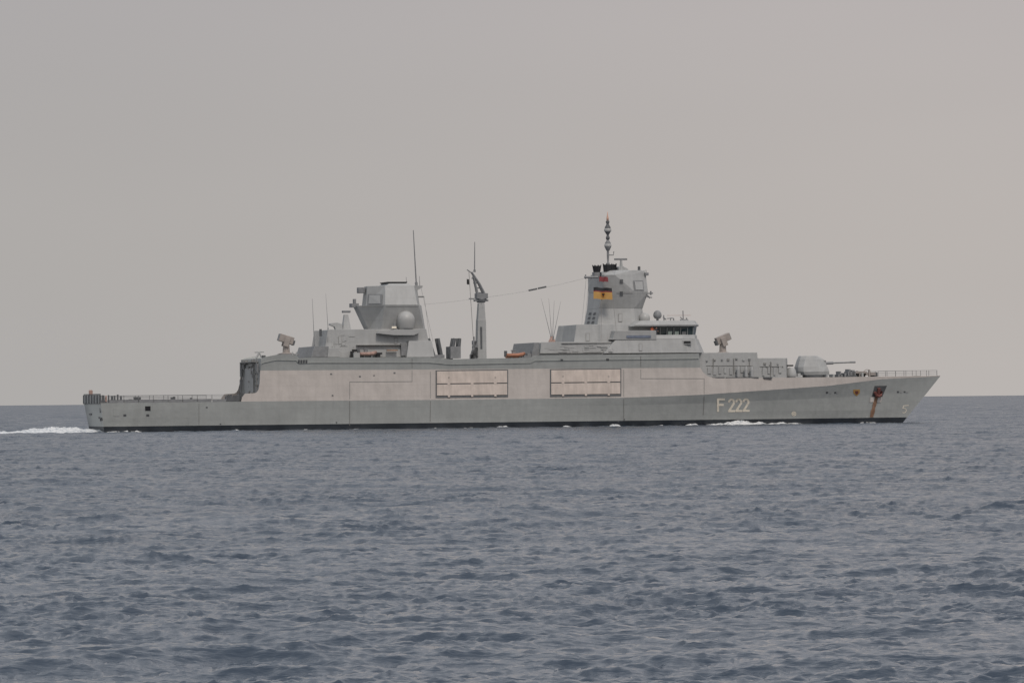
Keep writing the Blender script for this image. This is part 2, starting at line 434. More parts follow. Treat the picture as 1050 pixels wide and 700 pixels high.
# platform with radome
wp = [L(*q, -6.4) for q in ((387, 341.8), (388.5, 339.3), (406, 337.8), (430, 337.8), (430.6, 341), (424, 343.6), (404, 343.6))]
plat = MB().prism([(p.x, p.z) for p in wp], -6.6, -4.2).build('radome_platform', 'pale', SH, bevel=.03)
c = L(416.3, 337.8, -5.4)
r = 9.1/5.97
prof = [(r*.80, 0), (r*.86, .35), (r*.97, 1.0)] + [(r*math.cos(a), 1.62 + r*math.sin(a)) for a in np.linspace(-.05, 1.5, 10)]
MB().lathe(c, prof, 28).build('radome', 'dome', plat, smooth=True)
mbox(403.5, 331, 405.5, 337.8, 6.0, 5.6).build('antenna_stub', 'midgrey', plat)
mbox(402, 334.5, 406.5, 336.6, 6.1, 5.7).build('floodlight', 'white', plat)
# small pole mast under the funnel, gun-like director
c0 = L(355.5, 340, -3)
base = MB().loft([[(c0.x-.75, -.8, c0.z), (c0.x+.75, -.8, c0.z)], [(c0.x-.35, -.35, c0.z+2.9), (c0.x+.3, -.35, c0.z+2.9)]])
base.v = [(x, y-2.6, z) for x, y, z in base.v]
pm = base.build('radar_pedestal', 'pale', SH)
mbox(351.6, 318.3, 359.6, 320.6, 3.2, 2.3).build('radar_scanner', 'midgrey', pm, bevel=.05)
wp = [L(*q, -3.0) for q in ((337.5, 333.2), (338, 331.4), (345, 330.6), (350.5, 332.2), (351, 338.6), (344, 338.6), (342.5, 335))]
MB().prism([(p.x, p.z) for p in wp], -3.5, -2.4).build('gun_director', 'pale', SH, bevel=.05)
c0 = L(328.7, 341, -4)
MB().tube([c0 + Vector((0, 0, -.6)), c0 + Vector((0, 0, .6))], .22, 8).build('lantern', 'dkgrey', SH)
# pale box by the hull side, boats area
block('exhaust_housing', [([(417, 7.2), (445.5, 7.2)], (431, 367, 7.2)), ([(419.3, 6.6), (443, 6.6)], (431, 350.6, 6.6))], 'pale')
mbox(366, 353.2, 416, 354.0, 6.2, 5.5).build('walkway', 'line', SH)
mbox(397, 358.4, 408, 359.6, 6.6, 6.0).build('handrail_board', 'rust', SH, label='rusty brown board')
mb = mbox(411.5, 352, 417.5, 364.5, 6.2, 5.5); mb.build('cabinet', 'midgrey', SH)
mb = mbox(384, 361.3, 392, 363.3, 7.0, 6.0); mbox(386.2, 363.3, 389.8, 366.5, 6.9, 6.1, mb); mb.build('winch', 'black', SH)
mb = mbox(360, 360, 363, 366.5, 6.9, 6.2); mbox(361.5, 358, 366, 360.5, 6.7, 6.2, mb); mb.build('davit', 'black', SH)
mbox(363, 361.5, 369, 371, 8.0, 7.3).build('fender_locker', 'pale', SH)

# ------------------------------ whip antennas
def whip(p0, p1, y, r=.085, r2=.03, name='whip_antenna', m='midgrey'):
    a, b = L(*p0, -y), L(*p1, -y)
    mb = MB().tube([a, a.lerp(b, .5), b], r, 6, r2)
    mb.tube([a, a + (b-a)*.08], r*1.9, 6)
    return mb.build(name, m, SH)
whip((427, 294), (423.8, 236), 1.5, .13, .07)
whip((430.5, 294), (430, 283), 2.5, .06, .03)
whip((417, 290), (416.4, 284), 1, .05, .03)
whip((322.5, 357), (320.2, 306), 6, .07, .02)
whip((336.5, 339), (334.0, 301), 4, .05, .015)
whip((565.5, 348), (555, 306), 4, .06, .015); whip((566, 348), (562.6, 306), 3, .055, .015)
whip((566.5, 348), (568.3, 308), 2, .055, .015); whip((567, 348), (575, 309), 4.5, .06, .015)
c = L(566, 351.5, -4)
MB().lathe(c, [(.6, 0), (.62, .3), (.3, .9), (.28, 1.1)], 12).build('antenna_base', 'redbrown', SH)

# ------------------------------ Harpoon-like canister racks
def canisters(px, lean, y, h=2.0, n=4):
    root = None
    a = L(px, 367.2, -y)
    mb = MB()
    mb.box((a.x-1.1, a.y-.2, a.z), (a.x+.7, a.y+3, a.z+h))
    root = mb.build('missile_rack', 'midgrey', SH)
    for i in range(n):
        o = Vector((-.95 + (i % 2)*1.25, .1+(i//2)*1.3, .1))
        d = Vector((lean*(1 if i % 2 == 0 else .55), .45, 3.25))
        MB().tube([a+o, a+o+d*.5, a+o+d], .29, 8).build('canister', 'dkgrey', root)
    return root
canisters(451.5, -.95, 5.5, .6); canisters(468.2, .75, 5.5)

# ------------------------------ crane / replenishment post
yc = 3.0
p0, p1 = L(493, 369, -yc), L(493.2, 310, -yc)
post = MB()
def sq(p, h, k=1.0): return [p + Vector((sx*h, sy*h*k, 0)) for sx, sy in ((-1,-1),(1,-1),(1,1),(-1,1))]
zz = lambda py: Z(493, py, -yc)
def at(z): t = (z-p0.z)/(p1.z-p0.z); return p0.lerp(p1, t)
post.rings([sq(at(zz(py)), h) for py, h in ((369, .82), (340, .74), (328, .7), (327, .66), (311, .5))])
crane = post.build('crane_post', 'house', SH, bevel=.04)
mbox(492.6, 335, 494.4, 358, yc+.80, yc+.6).build('ladder_recess', 'dkgrey', crane)
mb = MB()
mb.lathe(at(zz(310.5)), [(.6, 0), (.85, .25), (1.0, .6), (.95, .9), (.6, 1.0)], 8)
mb.box(tuple(at(zz(309)) + Vector((-1.2, -.6, 0))), tuple(at(zz(309)) + Vector((1.15, .5, .3))))
mb.box(tuple(at(zz(305)) + Vector((-.9, -.9, -.2))), tuple(at(zz(305)) + Vector((1.0, .9, .7))))
mb.build('crane_head', 'midgrey', crane)
a, b = L(497.5, 304, -yc), L(483.5, 279, -yc)
mb = MB()
for dy in (-.5, .5):
    mb.tube([a+Vector((0, dy, 0)), a.lerp(b, .5)+Vector((.12, dy*.8, .1)), b+Vector((0, dy*.5, 0))], .22, 6, .13)
    mb.tube([L(490, 304, -yc)+Vector((0, dy, 0)), L(485.3, 283, -yc)+Vector((0, dy*.5, 0))], .15, 6, .12)
for t in (.15, .35, .55, .75): mb.tube([a.lerp(b, t)+Vector((0,-.5,0)), a.lerp(b, t)+Vector((-.9*(1-t)-.2, .5, 0))], .1, 5)
mb.tube([L(484.5, 280.5, -yc), L(479, 276.5, -yc)], .1, 5)
mb.build('crane_jib', 'midgrey', crane)
whip((486.6, 279), (486.8, 248), yc, .11, .06)
MB().tube([L(480.8, 279, -yc), L(485.6, 352, -yc)], .045, 5).build('hoist_rope', 'line', crane)
mbox(481, 305.6, 486.5, 307, yc+.3, yc+.1).build('bracket', 'midgrey', crane)
gear = MB()
for k in range(34):
    py = 348 + 19*random.random()**.7; px = 486.8 + random.uniform(-3.2, 2.6)*(py-344)/24
    p = L(px, py, -4.0); s_ = random.uniform(.12, .34)
    gear.box(tuple(p-Vector((s_, .4, s_))), tuple(p+Vector((s_, .4, s_*1.3))))
gear.tube([L(486, 345, -4), L(486.6, 369, -4)], .12, 6)
tag(gear.build('rigging_gear', 'midgrey', SH), kind='stuff')

# wires
def wire(pts, y0, y1, r=.03, sag=0.0):
    a, b = L(*pts[0], -y0), L(*pts[1], -y1)
    P = [a.lerp(b, t) - Vector((0, 0, sag*4*t*(1-t))) for t in np.linspace(0, 1, 10)]
    return MB().tube(P, r, 5).build('wire_antenna', 'house', SH)
w1 = wire(((500, 304.5), (610, 282.5)), 3, 3, .022, .35)
for q in ((546.5, 297.0), (556.0, 294.9)):
    p = L(*q, -3); MB().tube([p+Vector((-.75, 0, -.12)), p+Vector((.7, 0, .16))], .17, 6).build('insulator', 'dkgrey', w1)
wire(((434, 312), (487, 306)), 3, 3, .02, .1)
for a_, b_ in (((432, 296), (444, 350)), ((435, 305), (441, 350)), ((601, 286), (596.5, 333)), ((604, 286), (599.5, 333))):
    wire((a_, b_), 2.5, 4, .03)
for a_, b_ in (((617, 305), (616, 362)), ((628, 302), (632, 340))):
    MB().tube([L(*a_, -6.2), L(*b_, -7.6)], .035, 5).build('signal_halyard', 'line', SH)

# ------------------------------ forward superstructure
block('forward_deckhouse', [([(548.5, 2.5, 'P'), (553, 7.6), (646, 7.8)], (600, 368, 7.7)), ([(550.5, 2.5, 'P'), (555, 7.4), (646, 7.6)], (600, 351.6, 7.5))])
block('aft_face_shade', [([(545, 7.0), (553, 7.0)], (549, 368, 7)), ([(548, 6.8), (553, 6.8)], (549, 352.3, 7))], 'midgrey')  # darker block: shade of the deckhouse's aft face put into its colour
mb = MB()
for px0, py0, px1 in ((503, 367.4, 506), (534.5, 365.5, 537), (541, 362, 545), (545.5, 359.5, 547.5), (537.5, 364.5, 541)):
    mbox(px0, py0, px1, 367.5, 7.2, 6, mb)
tag(mb.build('deck_gear', 'midgrey', SH), kind='stuff')
block('upper_deckhouse', [([(575.8, 4.2, 'P'), (588.5, 6.2), (668, 6.4)], (620, 351.7, 6.5)), ([(578.6, 3.8, 'P'), (591.0, 5.7), (668, 5.9)], (620, 333.8, 6))])
# pipes and fittings in relief on the deckhouse sides
mb = MB(); mbox(552, 361.5, 618, 362.3, 7.95, 7.5, mb); mbox(576, 351.3, 630, 352.1, 7.7, 7.2, mb)
mb.build('side_pipe', 'line', SH)

# bridge block: light wall leaning in (348-363) continuing the parapet
xbr = X(719.2, -7.9)
brw = block('bridge_front_house', [
    ([(619.5, 8.65), (700, 8.65), (718.6, 7.6), (722, 4.5)], (670, 363.0, 8.6)),
    ([(632.0, 8.1), (700, 8.1), (712.8, 7.2), (716, 4)], (670, 348.8, 8.1))], 'house')
block('bridge_level', [
    ([(626, 7.6), (636, 8.15), (700, 8.15), (712.6, 7.25), (715, 4)], (670, 349.0, 8)),
    ([(629, 7.0), (637, 7.9), (672.5, 7.9), (673, 6.9), (711.0, 6.9), (714, 4)][:2] + [(700, 7.85), (712.0, 6.95), (714.4, 4)], (670, 344.8, 7.8))], 'house')
block('bridge_wing_bulwark', [([(628, 8.25), (673, 8.25)], (650, 349.6, 8.2)), ([(630.5, 8.3), (673, 8.3)], (650, 340.6, 8.3))], 'house')
# glazed wheelhouse, windows lean outward
wh = block('wheelhouse', [
    ([(647, 5.2), (673, 5.2), (710.5, 5.9), (713, 4)], (685, 345, 5.8)),
    ([(645, 5.2), (673, 5.2), (711.8, 6.5), (714.5, 4.4)], (685, 335.6, 6.4))], 'glass', bevel=0)
roof = block('bridge_roof', [
    ([(645.5, 6.6), (650, 7.4), (705, 7.4), (713.2, 6.7), (716, 4)], (680, 336.2, 7.3)),
    ([(646, 6.5), (651, 7.5), (705, 7.5), (713.8, 6.8), (716.6, 4)], (680, 334.6, 7.4)),
    ([(653.5, 6.0), (657, 6.8), (704, 6.8), (711.5, 6.1), (713, 3)], (680, 330.2, 6.8))], 'house')
# window frames and panes
def yy(px): return 5.9 + (px-673)/40*.35
for k, px in enumerate((676.5, 683.5, 690.5, 697.5, 704.5, 710.2)):
    a, b = L(px, 345.2, -(yy(px)-.02+.0)), L(px+.4, 335.8, -(yy(px)+.45))
    MB().tube([a+Vector((0, -.12, 0)), b+Vector((0, -.12, 0))], .055, 4).build('window_post', 'pale', wh)
for px in (684.6, 691.6, 699.0):
    a, b = L(px, 343.9, -(yy(px)+.12)), L(px+4.6, 339.6, -(yy(px)+.32))
    MB().add([(a.x, a.y-.05, a.z), (b.x, a.y-.05, a.z), (b.x, b.y-.05, b.z), (a.x, b.y-.05, b.z)], [(0,1,2,3)]).build('window_pane', 'pane' if px < 698 else 'midgrey', wh)  # panes coloured apart from the dark glass
mbox(642.5, 343.6, 667.5, 346.4, 8.36, 8.2).build('banner', 'banner', SH, label='blue-grey lettered banner strip')
# opening low on the bridge front
hb = L(705, 351, -7.6)
MB().loft([[(0, 0, 0), (0, 0, 0)]]) if False else None
mb = MB(); mbox(699.6, 348.6, 709.4, 353.2, 8.3, 6.5, mb); pr = mb.build('window_box', 'pale', SH, bevel=.04)
mbox(701.2, 349.6, 708.2, 352.0, 8.36, 8.1).build('window_opening', 'black', pr)
mbox(709.4, 348.4, 712.5, 350.0, 7.2, 6.4).build('navigation_light', 'banner', pr)

# ------------------------------ forward mast tower
mt = block('mast_tower', [
    ([(612.6, 4.3), (652, 4.9), (661.5, 2.6)], (630, 334.2, 4.9)),
    ([(614.4, 3.8), (650, 4.2), (658.6, 2.3)], (630, 317.4, 4.2))])
mu = block('mast_tower_flare', [
    ([(614.4, 3.8), (640, 4.1), (650, 4.2), (658.8, 2.3)], (630, 317.4, 4.2)),
    ([(618, 4.5), (646, 4.8), (651, 4.8), (664.6, 3.0)], (630, 301, 5.0))])
mu2 = block('mast_tower_top', [
    ([(618, 4.5), (646, 4.8), (651, 4.8), (664.6, 3.0)], (630, 301, 5.0)),
    ([(619.5, 5.1), (630.5, 5.1), (648.5, 4.0), (662.3, 2.4)], (630, 283.4, 4.2)),
    ([(626, 2.4), (632, 3.6), (647.5, 3.7), (661.5, 2.3)], (640, 278.4, 3.7))])
# aft quarter panel that leans out (darker face)
P_ = [L(607.8, 287, -4.0), L(630, 281.5, -4.6), L(646, 300.2, -5.25), L(640, 302, -5.2), L(606, 302, -4.4)]
# sensor dome/box on the mast shoulder
wp = [L(*q, -3.0) for q in ((634, 280), (634, 273.5), (638, 272.5), (643, 275), (647, 280))]
MB().prism([(p.x, p.z) for p in wp], -3.2, .5).build('shoulder_housing', 'house', mt, bevel=.1)
# array antennas: framed square panels lying on the chamfer faces
def panel_on(pxs, name='array_panel', parent=SH):
    pass
# yards, small arms
yd = MB(); yd.tube([L(599.3, 284.2, -4.2), L(613, 284.2, -4.2)], .22, 6); yd.tube([L(600.5, 286.0, -4.2), L(600.5, 281.5, -4.2)], .12, 5); yd.tube([L(606.5, 287, -4.2), L(606.5, 282, -4.2)], .12, 5)
yd.build('yardarm', 'midgrey', mt)
yd = MB(); yd.tube([L(661, 300.9, -3), L(669.5, 300.5, -3)], .13, 6); yd.tube([L(667.2, 298.4, -3), L(667.2, 302.4, -3)], .16, 5); yd.tube([L(661, 304, -3), L(668.5, 305, -3)], .10, 6); yd.tube([L(663.5, 302.5, -3), L(666.5, 305.5, -3)], .14, 5)
yd.build('yardarm', 'midgrey', mt)
mbox(661.5, 279.4, 665.2, 282.4, 3.0, 1.5).build('sensor_housing', 'midgrey', mt, bevel=.05)
whip((662.6, 280), (662.4, 276.5), 2, .05, .04)
# dark cage antennas
def cage(c, r0, r1, h, n=8):
    mb = MB()
    mb.lathe(c, [(r0, 0), (r1, h*.9), (r1*.95, h)], n)
    for k in range(n):
        a = 2*math.pi*k/n
        mb.tube([c+Vector((r0*math.cos(a), r0*math.sin(a), -.15)), c+Vector((r1*1.08*math.cos(a), r1*1.08*math.sin(a), h*1.12))], .06, 4)
    return mb.build('cage_antenna', 'black', mt)
cage(L(612, 280, -3), .5, .72, 1.25); cage(L(625.3, 279.2, -1.5), 1.05, 1.12, 1.35)
mbox(609.5, 279, 615, 284, 3.6, 2.2).build('antenna_foot', 'midgrey', mt)
mbox(617, 279, 634, 284, 3.9, 0).build('antenna_foot', 'house', mt, bevel=.05)
# pole mast with the two bulbs
b0 = L(623.6, 281, -1.5)
k_ = 1/5.97
prof = [(1.0, 9), (1.7, 10), (1.7, 11.5), (.95, 12), (1.15, 17), (1.25, 21), (1.1, 23.6), (1.8, 24.5), (3.0, 27), (3.5, 29.5), (3.0, 32), (1.8, 34), (1.2, 35.3)]
pole = MB().lathe(b0, [(1.8*k_, 0)] + [(r_*k_, h_*k_) for r_, h_ in prof], 16).build('pole_mast', 'midgrey', SH, smooth=True)
MB().lathe(b0, [(r_*k_, h_*k_) for r_, h_ in ((1.2, 35), (2.0, 36.5), (2.0, 38), (1.3, 39.2), (1.2, 40.6), (2.2, 42), (3.2, 44), (3.4, 46), (2.9, 48.5), (1.6, 50.6), (1.3, 52), (1.9, 53.2), (1.9, 54.2), (1.2, 55))], 16).build('bulb_antenna', 'dkgrey', pole, smooth=True)
for h_ in (29.3, 45.2):
    MB().lathe(b0, [(3.15*k_, (h_-1.8)*k_), (3.62*k_, (h_-1.1)*k_), (3.72*k_, h_*k_), (3.62*k_, (h_+1.1)*k_), (3.15*k_, (h_+1.8)*k_)], 16).build('bulb_band', 'dome', pole, smooth=True)
MB().lathe(b0, [(1.25*k_, 54.8*k_), (1.2*k_, 58*k_), (.7*k_, 60*k_), (.35*k_, 63.2*k_), (.1*k_, 64.5*k_)], 10).build('mast_tip', 'tip', pole, smooth=True)
MB().tube([L(624, 261.5, -1.5), L(629, 261.4, -1.5), L(629.4, 258, -1.5)], .10, 6).build('wind_sensor', 'midgrey', pole)
# navigation radar
c = L(637, 280, -3)
rp = MB().lathe(c, [(.45, 0), (.28, 1.1), (.2, 2.2)], 10).build('radar_pedestal', 'house', SH)
mb = MB(); mbox(630.4, 264.8, 643.2, 266.7, 3.2, 2.8, mb); mb.build('radar_scanner', 'midgrey', rp, bevel=.04)
mb = MB(); mb.lathe(L(655.3, 279, -2), [(.75, 0), (.7, .25), (.25, .35), (.22, .6), (.26, .75), (.2, 1.0)], 12); mb.build('camera_head', 'dkgrey', mt)
# aft-face louvres on the mast foot
mb = MB()
for i in range(3):
    for j in range(2):
        mbox(603.5+j*4.5+i*-.6, 320.5+i*4.2, 606+j*4.5+i*-.6, 322.8+i*4.2, 3.9, 3.4, mb)
lou = MB()

# ------------------------------ bridge roof items
rd = L(661, 329.8, -3.8)
MB().lathe(rd, [(.75, -.25), (.8, .05), (.86, .2)] + [(.93*math.cos(a), .62+.93*math.sin(a)) for a in np.linspace(-.3, 1.5, 9)], 22).build('radome', 'dome', roof, smooth=True)
rd = L(674.2, 330, -3.8)
MB().lathe(rd, [(.22, -.2), (.2, .5), (.5, .62), (.72, .95)] + [(.72*math.cos(a), 1.15+.85*math.sin(a)) for a in np.linspace(0, 1.5, 8)], 20).build('radome', 'midgrey', roof, smooth=True)
mb = MB()
for (a_, b_, r_) in (((681, 330), (680.5, 323), .10), ((679.8, 325), (683, 327.5), .12), ((687, 331), (688, 325.5), .09), ((684, 326.5), (690, 326), .09), ((691, 330), (690.5, 326), .12), ((700.7, 331), (700.3, 318.5), .09), ((697.5, 328.4), (705.5, 328.4), .22), ((704, 331), (704, 325.8), .12), ((697.5, 325), (700, 327.5), .09)):
    mb.tube([L(*a_, -4), L(*b_, -4)], r_, 6)
tag(mb.build('roof_antennas', 'midgrey', roof), kind='stuff')
MB().tube([L(684, 323.4, -4.6), L(708.5, 323.2, -4.6)], .03, 5).build('jackstay', 'redbrown', roof)

# ------------------------------ foredeck house (missile deck), tapering forward
fh = block('missile_deckhouse', [
    ([(708, 6.6), (733, 6.4), (778, 6.2)], (745, 388.4, 6.3)),
    ([(708, 6.3), (733, 6.1), (776.5, 5.9)], (745, 362.2, 6.0))])
block('missile_deckhouse_step', [
    ([(770, 6.1), (806.5, 4.8), (808, 2.5)], (790, 388.6, 5.8)),
    ([(770, 5.7), (805.5, 4.4), (807.2, 2.2)], (790, 367.6, 5.4))])
mb = MB()
for px0, px1 in ((731, 743), (745, 778), (783, 792)): mbox(px0, 386.4, px1, 387.9, 7.4, 6.9, mb)
tag(mb.build('deck_edge_gear', 'dkgrey', SH), kind='stuff')
for px in (757, 765, 771):
    a = L(px, 386, -7.0); MB().lathe(a, [(.28, 0), (.3, 1.2), (.2, 1.8)], 10).build('ventilator', 'pale', SH)
# small dome before the gun
c = L(811.5, 388, -3)
MB().lathe(c, [(.95, 0), (.95, .7), (.75, 1.5), (.45, 1.9)], 14).build('ventilator_cowl', 'pale', SH, smooth=True)
mbox(807, 373.9, 813.5, 375.5, 3.4, 2.4).build('sensor_arm', 'black', SH)
mb = MB(); mbox(814, 385.6, 823, 388.5, 3.8, 3, mb); mbox(818, 382.5, 821, 388, 3.6, 3, mb); mb.build('deck_box', 'pale', SH)

# ------------------------------ main gun
gz = Z(834, 384.6, -3)
gb = MB().lathe(L(834, 387.5, -1), [(1.9, 0), (1.9, .55)], 20).build('gun_base', 'dkgrey', SH)
def gr(pts, py): 
    z = Z(834, py, -2.0); return [(L(px, py, -y).x, -y+.0, z) for px, y in pts]
gun = MB().loft([
    gr([(820.3, 1.0), (825, 1.9), (843, 1.8), (850.2, .7)], 384.4),
    gr([(818.6, 1.1), (824, 2.1), (843.5, 1.9), (850.4, .7)], 381),
    gr([(818.4, 1.0), (824, 1.95), (840.5, 1.7), (848.6, .6)], 376),
    gr([(820.0, .8), (826, 1.45), (836, 1.35), (845.0, .5)], 368.5),
    gr([(821.2, .6), (827, 1.1), (833, 1.1), (838.0, .4)], 364.6)])
gun = gun.build('gun_turret', 'house', SH, bevel=.05)
mb = MB(); a, b = L(842, 372.5, 0), L(877, 371.2, 0)
mb.tube([a, a.lerp(b, .35)], .26, 10); mb.tube([a.lerp(b, .3), b], .15, 10, .12); mb.tube([b-Vector((1, 0, 0)), b], .17, 10)
mb.build('gun_barrel', 'midgrey', gun)
mbox(842, 369.4, 847, 370.9, .6, -.6).build('muzzle_shroud', 'midgrey', gun)

# ------------------------------ RAM-style launchers
def launcher(px, py_foot, y, face, elev):
    c = L(px, py_foot, -y)
    root = MB().lathe(c, [(1.3, -.2), (1.35, .12), (1.0, .16), (.62, .3), (.55, 1.6), (.5, 2.0)], 14).build('launcher_pedestal', 'tan', SH)
    mtx = Matrix.Rotation(face, 3, 'Z') @ Matrix.Rotation(-elev, 3, 'Y')
    h = c + Vector((0, 0, 2.25))
    mb = MB(); mb.obox(h + mtx @ Vector((.1, 0, .25)), (2.5, 1.25, 1.25), mtx)
    bx = mb.build('launcher_box', 'tan', root, bevel=.08)
    for s_ in (-1, 1):
        mb = MB(); mb.obox(h + mtx @ Vector((-.05, .78*s_, -.25)), (.9, .28, 1.5), mtx); mb.build('launcher_arm', 'tan', root, bevel=.05)
    mb = MB(); mb.obox(h + mtx @ Vector((1.38, 0, .25)), (.12, 1.15, 1.15), mtx); mb.build('launcher_face', 'midgrey', bx)
    mb = MB(); mb.obox(h + mtx @ Vector((-1.28, 0, -.0)), (.3, 1.3, .8), mtx); mb.build('launcher_back', 'dkgrey', bx)
launcher(293.5, 363, 2.5, rad(180), rad(17))
launcher(741.2, 362.2, 2.5, 0, rad(22))
MB().box(tuple(L(288, 364, -4)), tuple(L(303.5, 362.9, -1))).build('launcher_platform', 'midgrey', SH)
for q in (300, 304): MB().tube([L(q, 364, -4), L(q, 360.8, -4)], .12, 6).build('bollard', 'pale', SH)
# pole lamp and gear above the hangar edge
mb = MB(); mb.tube([L(262.5, 367, -5), L(265, 363, -5), L(266, 361, -5)], .18, 6); mb.tube([L(261.3, 361.0, -5), L(270.5, 360.6, -5)], .12, 6); mb.tube([L(268, 366.5, -5), L(266, 361.5, -5)], .13, 6)
mb.build('landing_light_frame', 'pale', SH)
mbox(269, 364.2, 272.4, 367.3, 6.5, 5.8).build('floodlight', 'dkgrey', SH)

# ================================================================== things traced on the plating
BVH = BVHTree.FromPolygons(BV, BP)
def hit(px, py, off=.03):
    d = ray(px, py)
    p, nrm, i, dist = BVH.ray_cast(CL, d)
    if p is None: raise RuntimeError('no hit at %s %s' % (px, py))
    if nrm.dot(d) > 0: nrm = -nrm
    return p + nrm*off, nrm
def patch(corners, nx=4, ny=4, off=.03, thick=.0):
    """quad traced on the plating; corners photo px in order (tl, tr, br, bl)"""
    tl, tr, br, bl = [Vector(c) for c in corners]
    mb = MB(); vs = []
    for j in range(ny+1):
        for i in range(nx+1):
            q = (tl.lerp(tr, i/nx)).lerp(bl.lerp(br, i/nx), j/ny)
            vs.append(hit(q.x, q.y, off)[0])
    mb.add(vs, [(j*(nx+1)+i, j*(nx+1)+i+1, (j+1)*(nx+1)+i+1, (j+1)*(nx+1)+i) for j in range(ny) for i in range(nx)])
    return mb
def pquad(x0, y0, x1, y1, name, m, parent, off=.03, slope=0, nx=4, ny=4, label=None):
    return patch([(x0, y0), (x1, y0+slope), (x1, y1+slope), (x0, y1)], nx, ny, off).build(name, m, parent, label=label)
def pstroke(pts, wpx, mb, off=.03):
    pts = [Vector(p) for p in pts]
    for a, b in zip(pts, pts[1:]):
        d = (b-a).normalized(); nn = Vector((-d.y, d.x))*wpx/2; a2, b2 = a-d*wpx*.25, b+d*wpx*.25
        q = [a2+nn, b2+nn, b2-nn, a2-nn]
        mb.add([hit(c.x, c.y, off)[0] for c in q], [(0, 1, 2, 3)])
def relief(n, px0, px1, py0, py1, seed, kinds=(0, 1, 2), dep=.16, name='side_fittings', m='house'):
    rnd = random.Random(seed); mb = MB()
    for k in range(n):
        px, py = rnd.uniform(px0, px1), rnd.uniform(py0, py1)
        kd = rnd.choice(kinds)
        if kd == 0: w_, h_ = rnd.uniform(1.5, 5), rnd.uniform(2, 6)
        elif kd == 1: w_, h_ = rnd.uniform(4, 11), .5
        else: w_, h_ = .5, rnd.uniform(3, 8)
        w_ = min(w_, px1-px)/5.97; h_ = min(h_, py1-py)/5.97
        p, q = hit(px, py, 0)[0], None
        t_ = rnd.uniform(.03, dep) * (1 if kd == 0 else 1.2)
        y_b = hit(px, min(py+h_*5.97, py1), 0)[0].y
        mb.add([(p.x, p.y-t_, p.z), (p.x+w_, p.y-t_, p.z), (p.x+w_, y_b-t_, p.z-h_), (p.x, y_b-t_, p.z-h_),
                (p.x, p.y+.2, p.z), (p.x+w_, p.y+.2, p.z), (p.x+w_, y_b+.2, p.z-h_), (p.x, y_b+.2, p.z-h_)],
               [(0,1,2,3), (7,6,5,4), (0,4,5,1), (1,5,6,2), (2,6,7,3), (3,7,4,0)])
    return tag(mb.build(name, m, SH), kind='stuff')
relief(40, 557, 628, 353.5, 361, 3, (0, 1, 1), .14)
def fitting(px, py, w_, h_, d_, mb):
    c_ = [hit(x, y, 0)[0] for x, y in ((px, py), (px+w_, py), (px+w_, py+h_), (px, py+h_))]
    yo = min(q.y for q in c_) - d_
    mb.add([(q.x, yo, q.z) for q in c_] + [(q.x, q.y+.15, q.z) for q in c_], [(0,1,2,3), (7,6,5,4), (0,4,5,1), (1,5,6,2), (2,6,7,3), (3,7,4,0)])
rnd = random.Random(5)
for k in range(14):
    px = 725.5 + k*5.6
    if px > 772 and px < 778: continue
    mb = MB(); fitting(px, 376.5 + rnd.uniform(-.8, .8), rnd.choice((2.2, 2.8, 3.4)), rnd.uniform(5.5, 8), .12, mb)
    mb.build('deck_locker', rnd.choice(('house', 'pale', 'house')), SH)
for k in range(11):
    px = 724 + k*7.3 + rnd.uniform(-1, 1); py = (367 if px < 770 else 371.5) + rnd.uniform(0, 2.5)
    if 772 < px < 778: continue
    mb = MB(); fitting(px, py, rnd.uniform(1.2, 2.6), rnd.uniform(1.2, 2.2), .15, mb); mb.build('junction_box', rnd.choice(('house', 'line', 'midgrey')), SH)
mb = MB()
for px0 in range(724, 770, 4): fitting(px0, 374.6, 3.9, .35, .08, mb)
mb.build('side_pipe', 'line', SH)
mb = MB()
for px0 in range(779, 802, 4): fitting(px0, 375.4, 3.9, .35, .08, mb)
mb.build('side_pipe', 'line', SH)
for px in (731, 752, 768, 790): mb = MB(); fitting(px, 367.5 if px < 770 else 371, .4, 16, .08, mb); mb.build('downpipe', 'line', SH)
relief(12, 330, 364, 342, 356, 23, (0, 1, 2), .12)
# hull number
def arc(cx, cy, rx, ry, a0, a1, n=8):
    return [(cx+rx*math.cos(rad(a)), cy-ry*math.sin(rad(a))) for a in np.linspace(a0, a1, n)]
y0, y1 = 409.3, 421.2
mb = MB(); W = 2.15
pstroke([(736.2, y1+.3), (736.2, y0), (742.6, y0)], W, mb, .03); pstroke([(736.2, 414.9), (741.6, 414.9)], W, mb, .032)
for k in range(3):
    x = 747.2 + k*7.45; o = .034
    top = arc(x+2.75, y0+3.1-.35*k*.4, 2.55, 2.9, 170, -25, 9)
    pstroke(top + [(x+.3, y1-.4*k*.4)], W, mb, o)
    pstroke([(x, y1-.4*k*.4), (x+5.9, y1-.4*k*.4)], W, mb, o+.003)
mb.build('hull_number', 'white', hull)
# bulbous-bow mark, thruster mark
mb = MB(); pstroke([(931.6, 415.4), (926.4, 415.8), (925.6, 418.4)], .75, mb)
pstroke(arc(926.6, 420.6, 2.7, 2.4, 100, -120, 9), .75, mb); mb.build('bulbous_bow_mark', 'white', hull)
mb = MB(); c = (814, 424)
ringp = arc(c[0], c[1], 2.0, 2.0, 0, 360, 14); pstroke(ringp, .9, mb)
pstroke([(812.6, 422.6), (815.4, 425.4)], .8, mb, .033); pstroke([(812.6, 425.4), (815.4, 422.6)], .8, mb, .036)
mb.build('thruster_mark', 'white', hull)
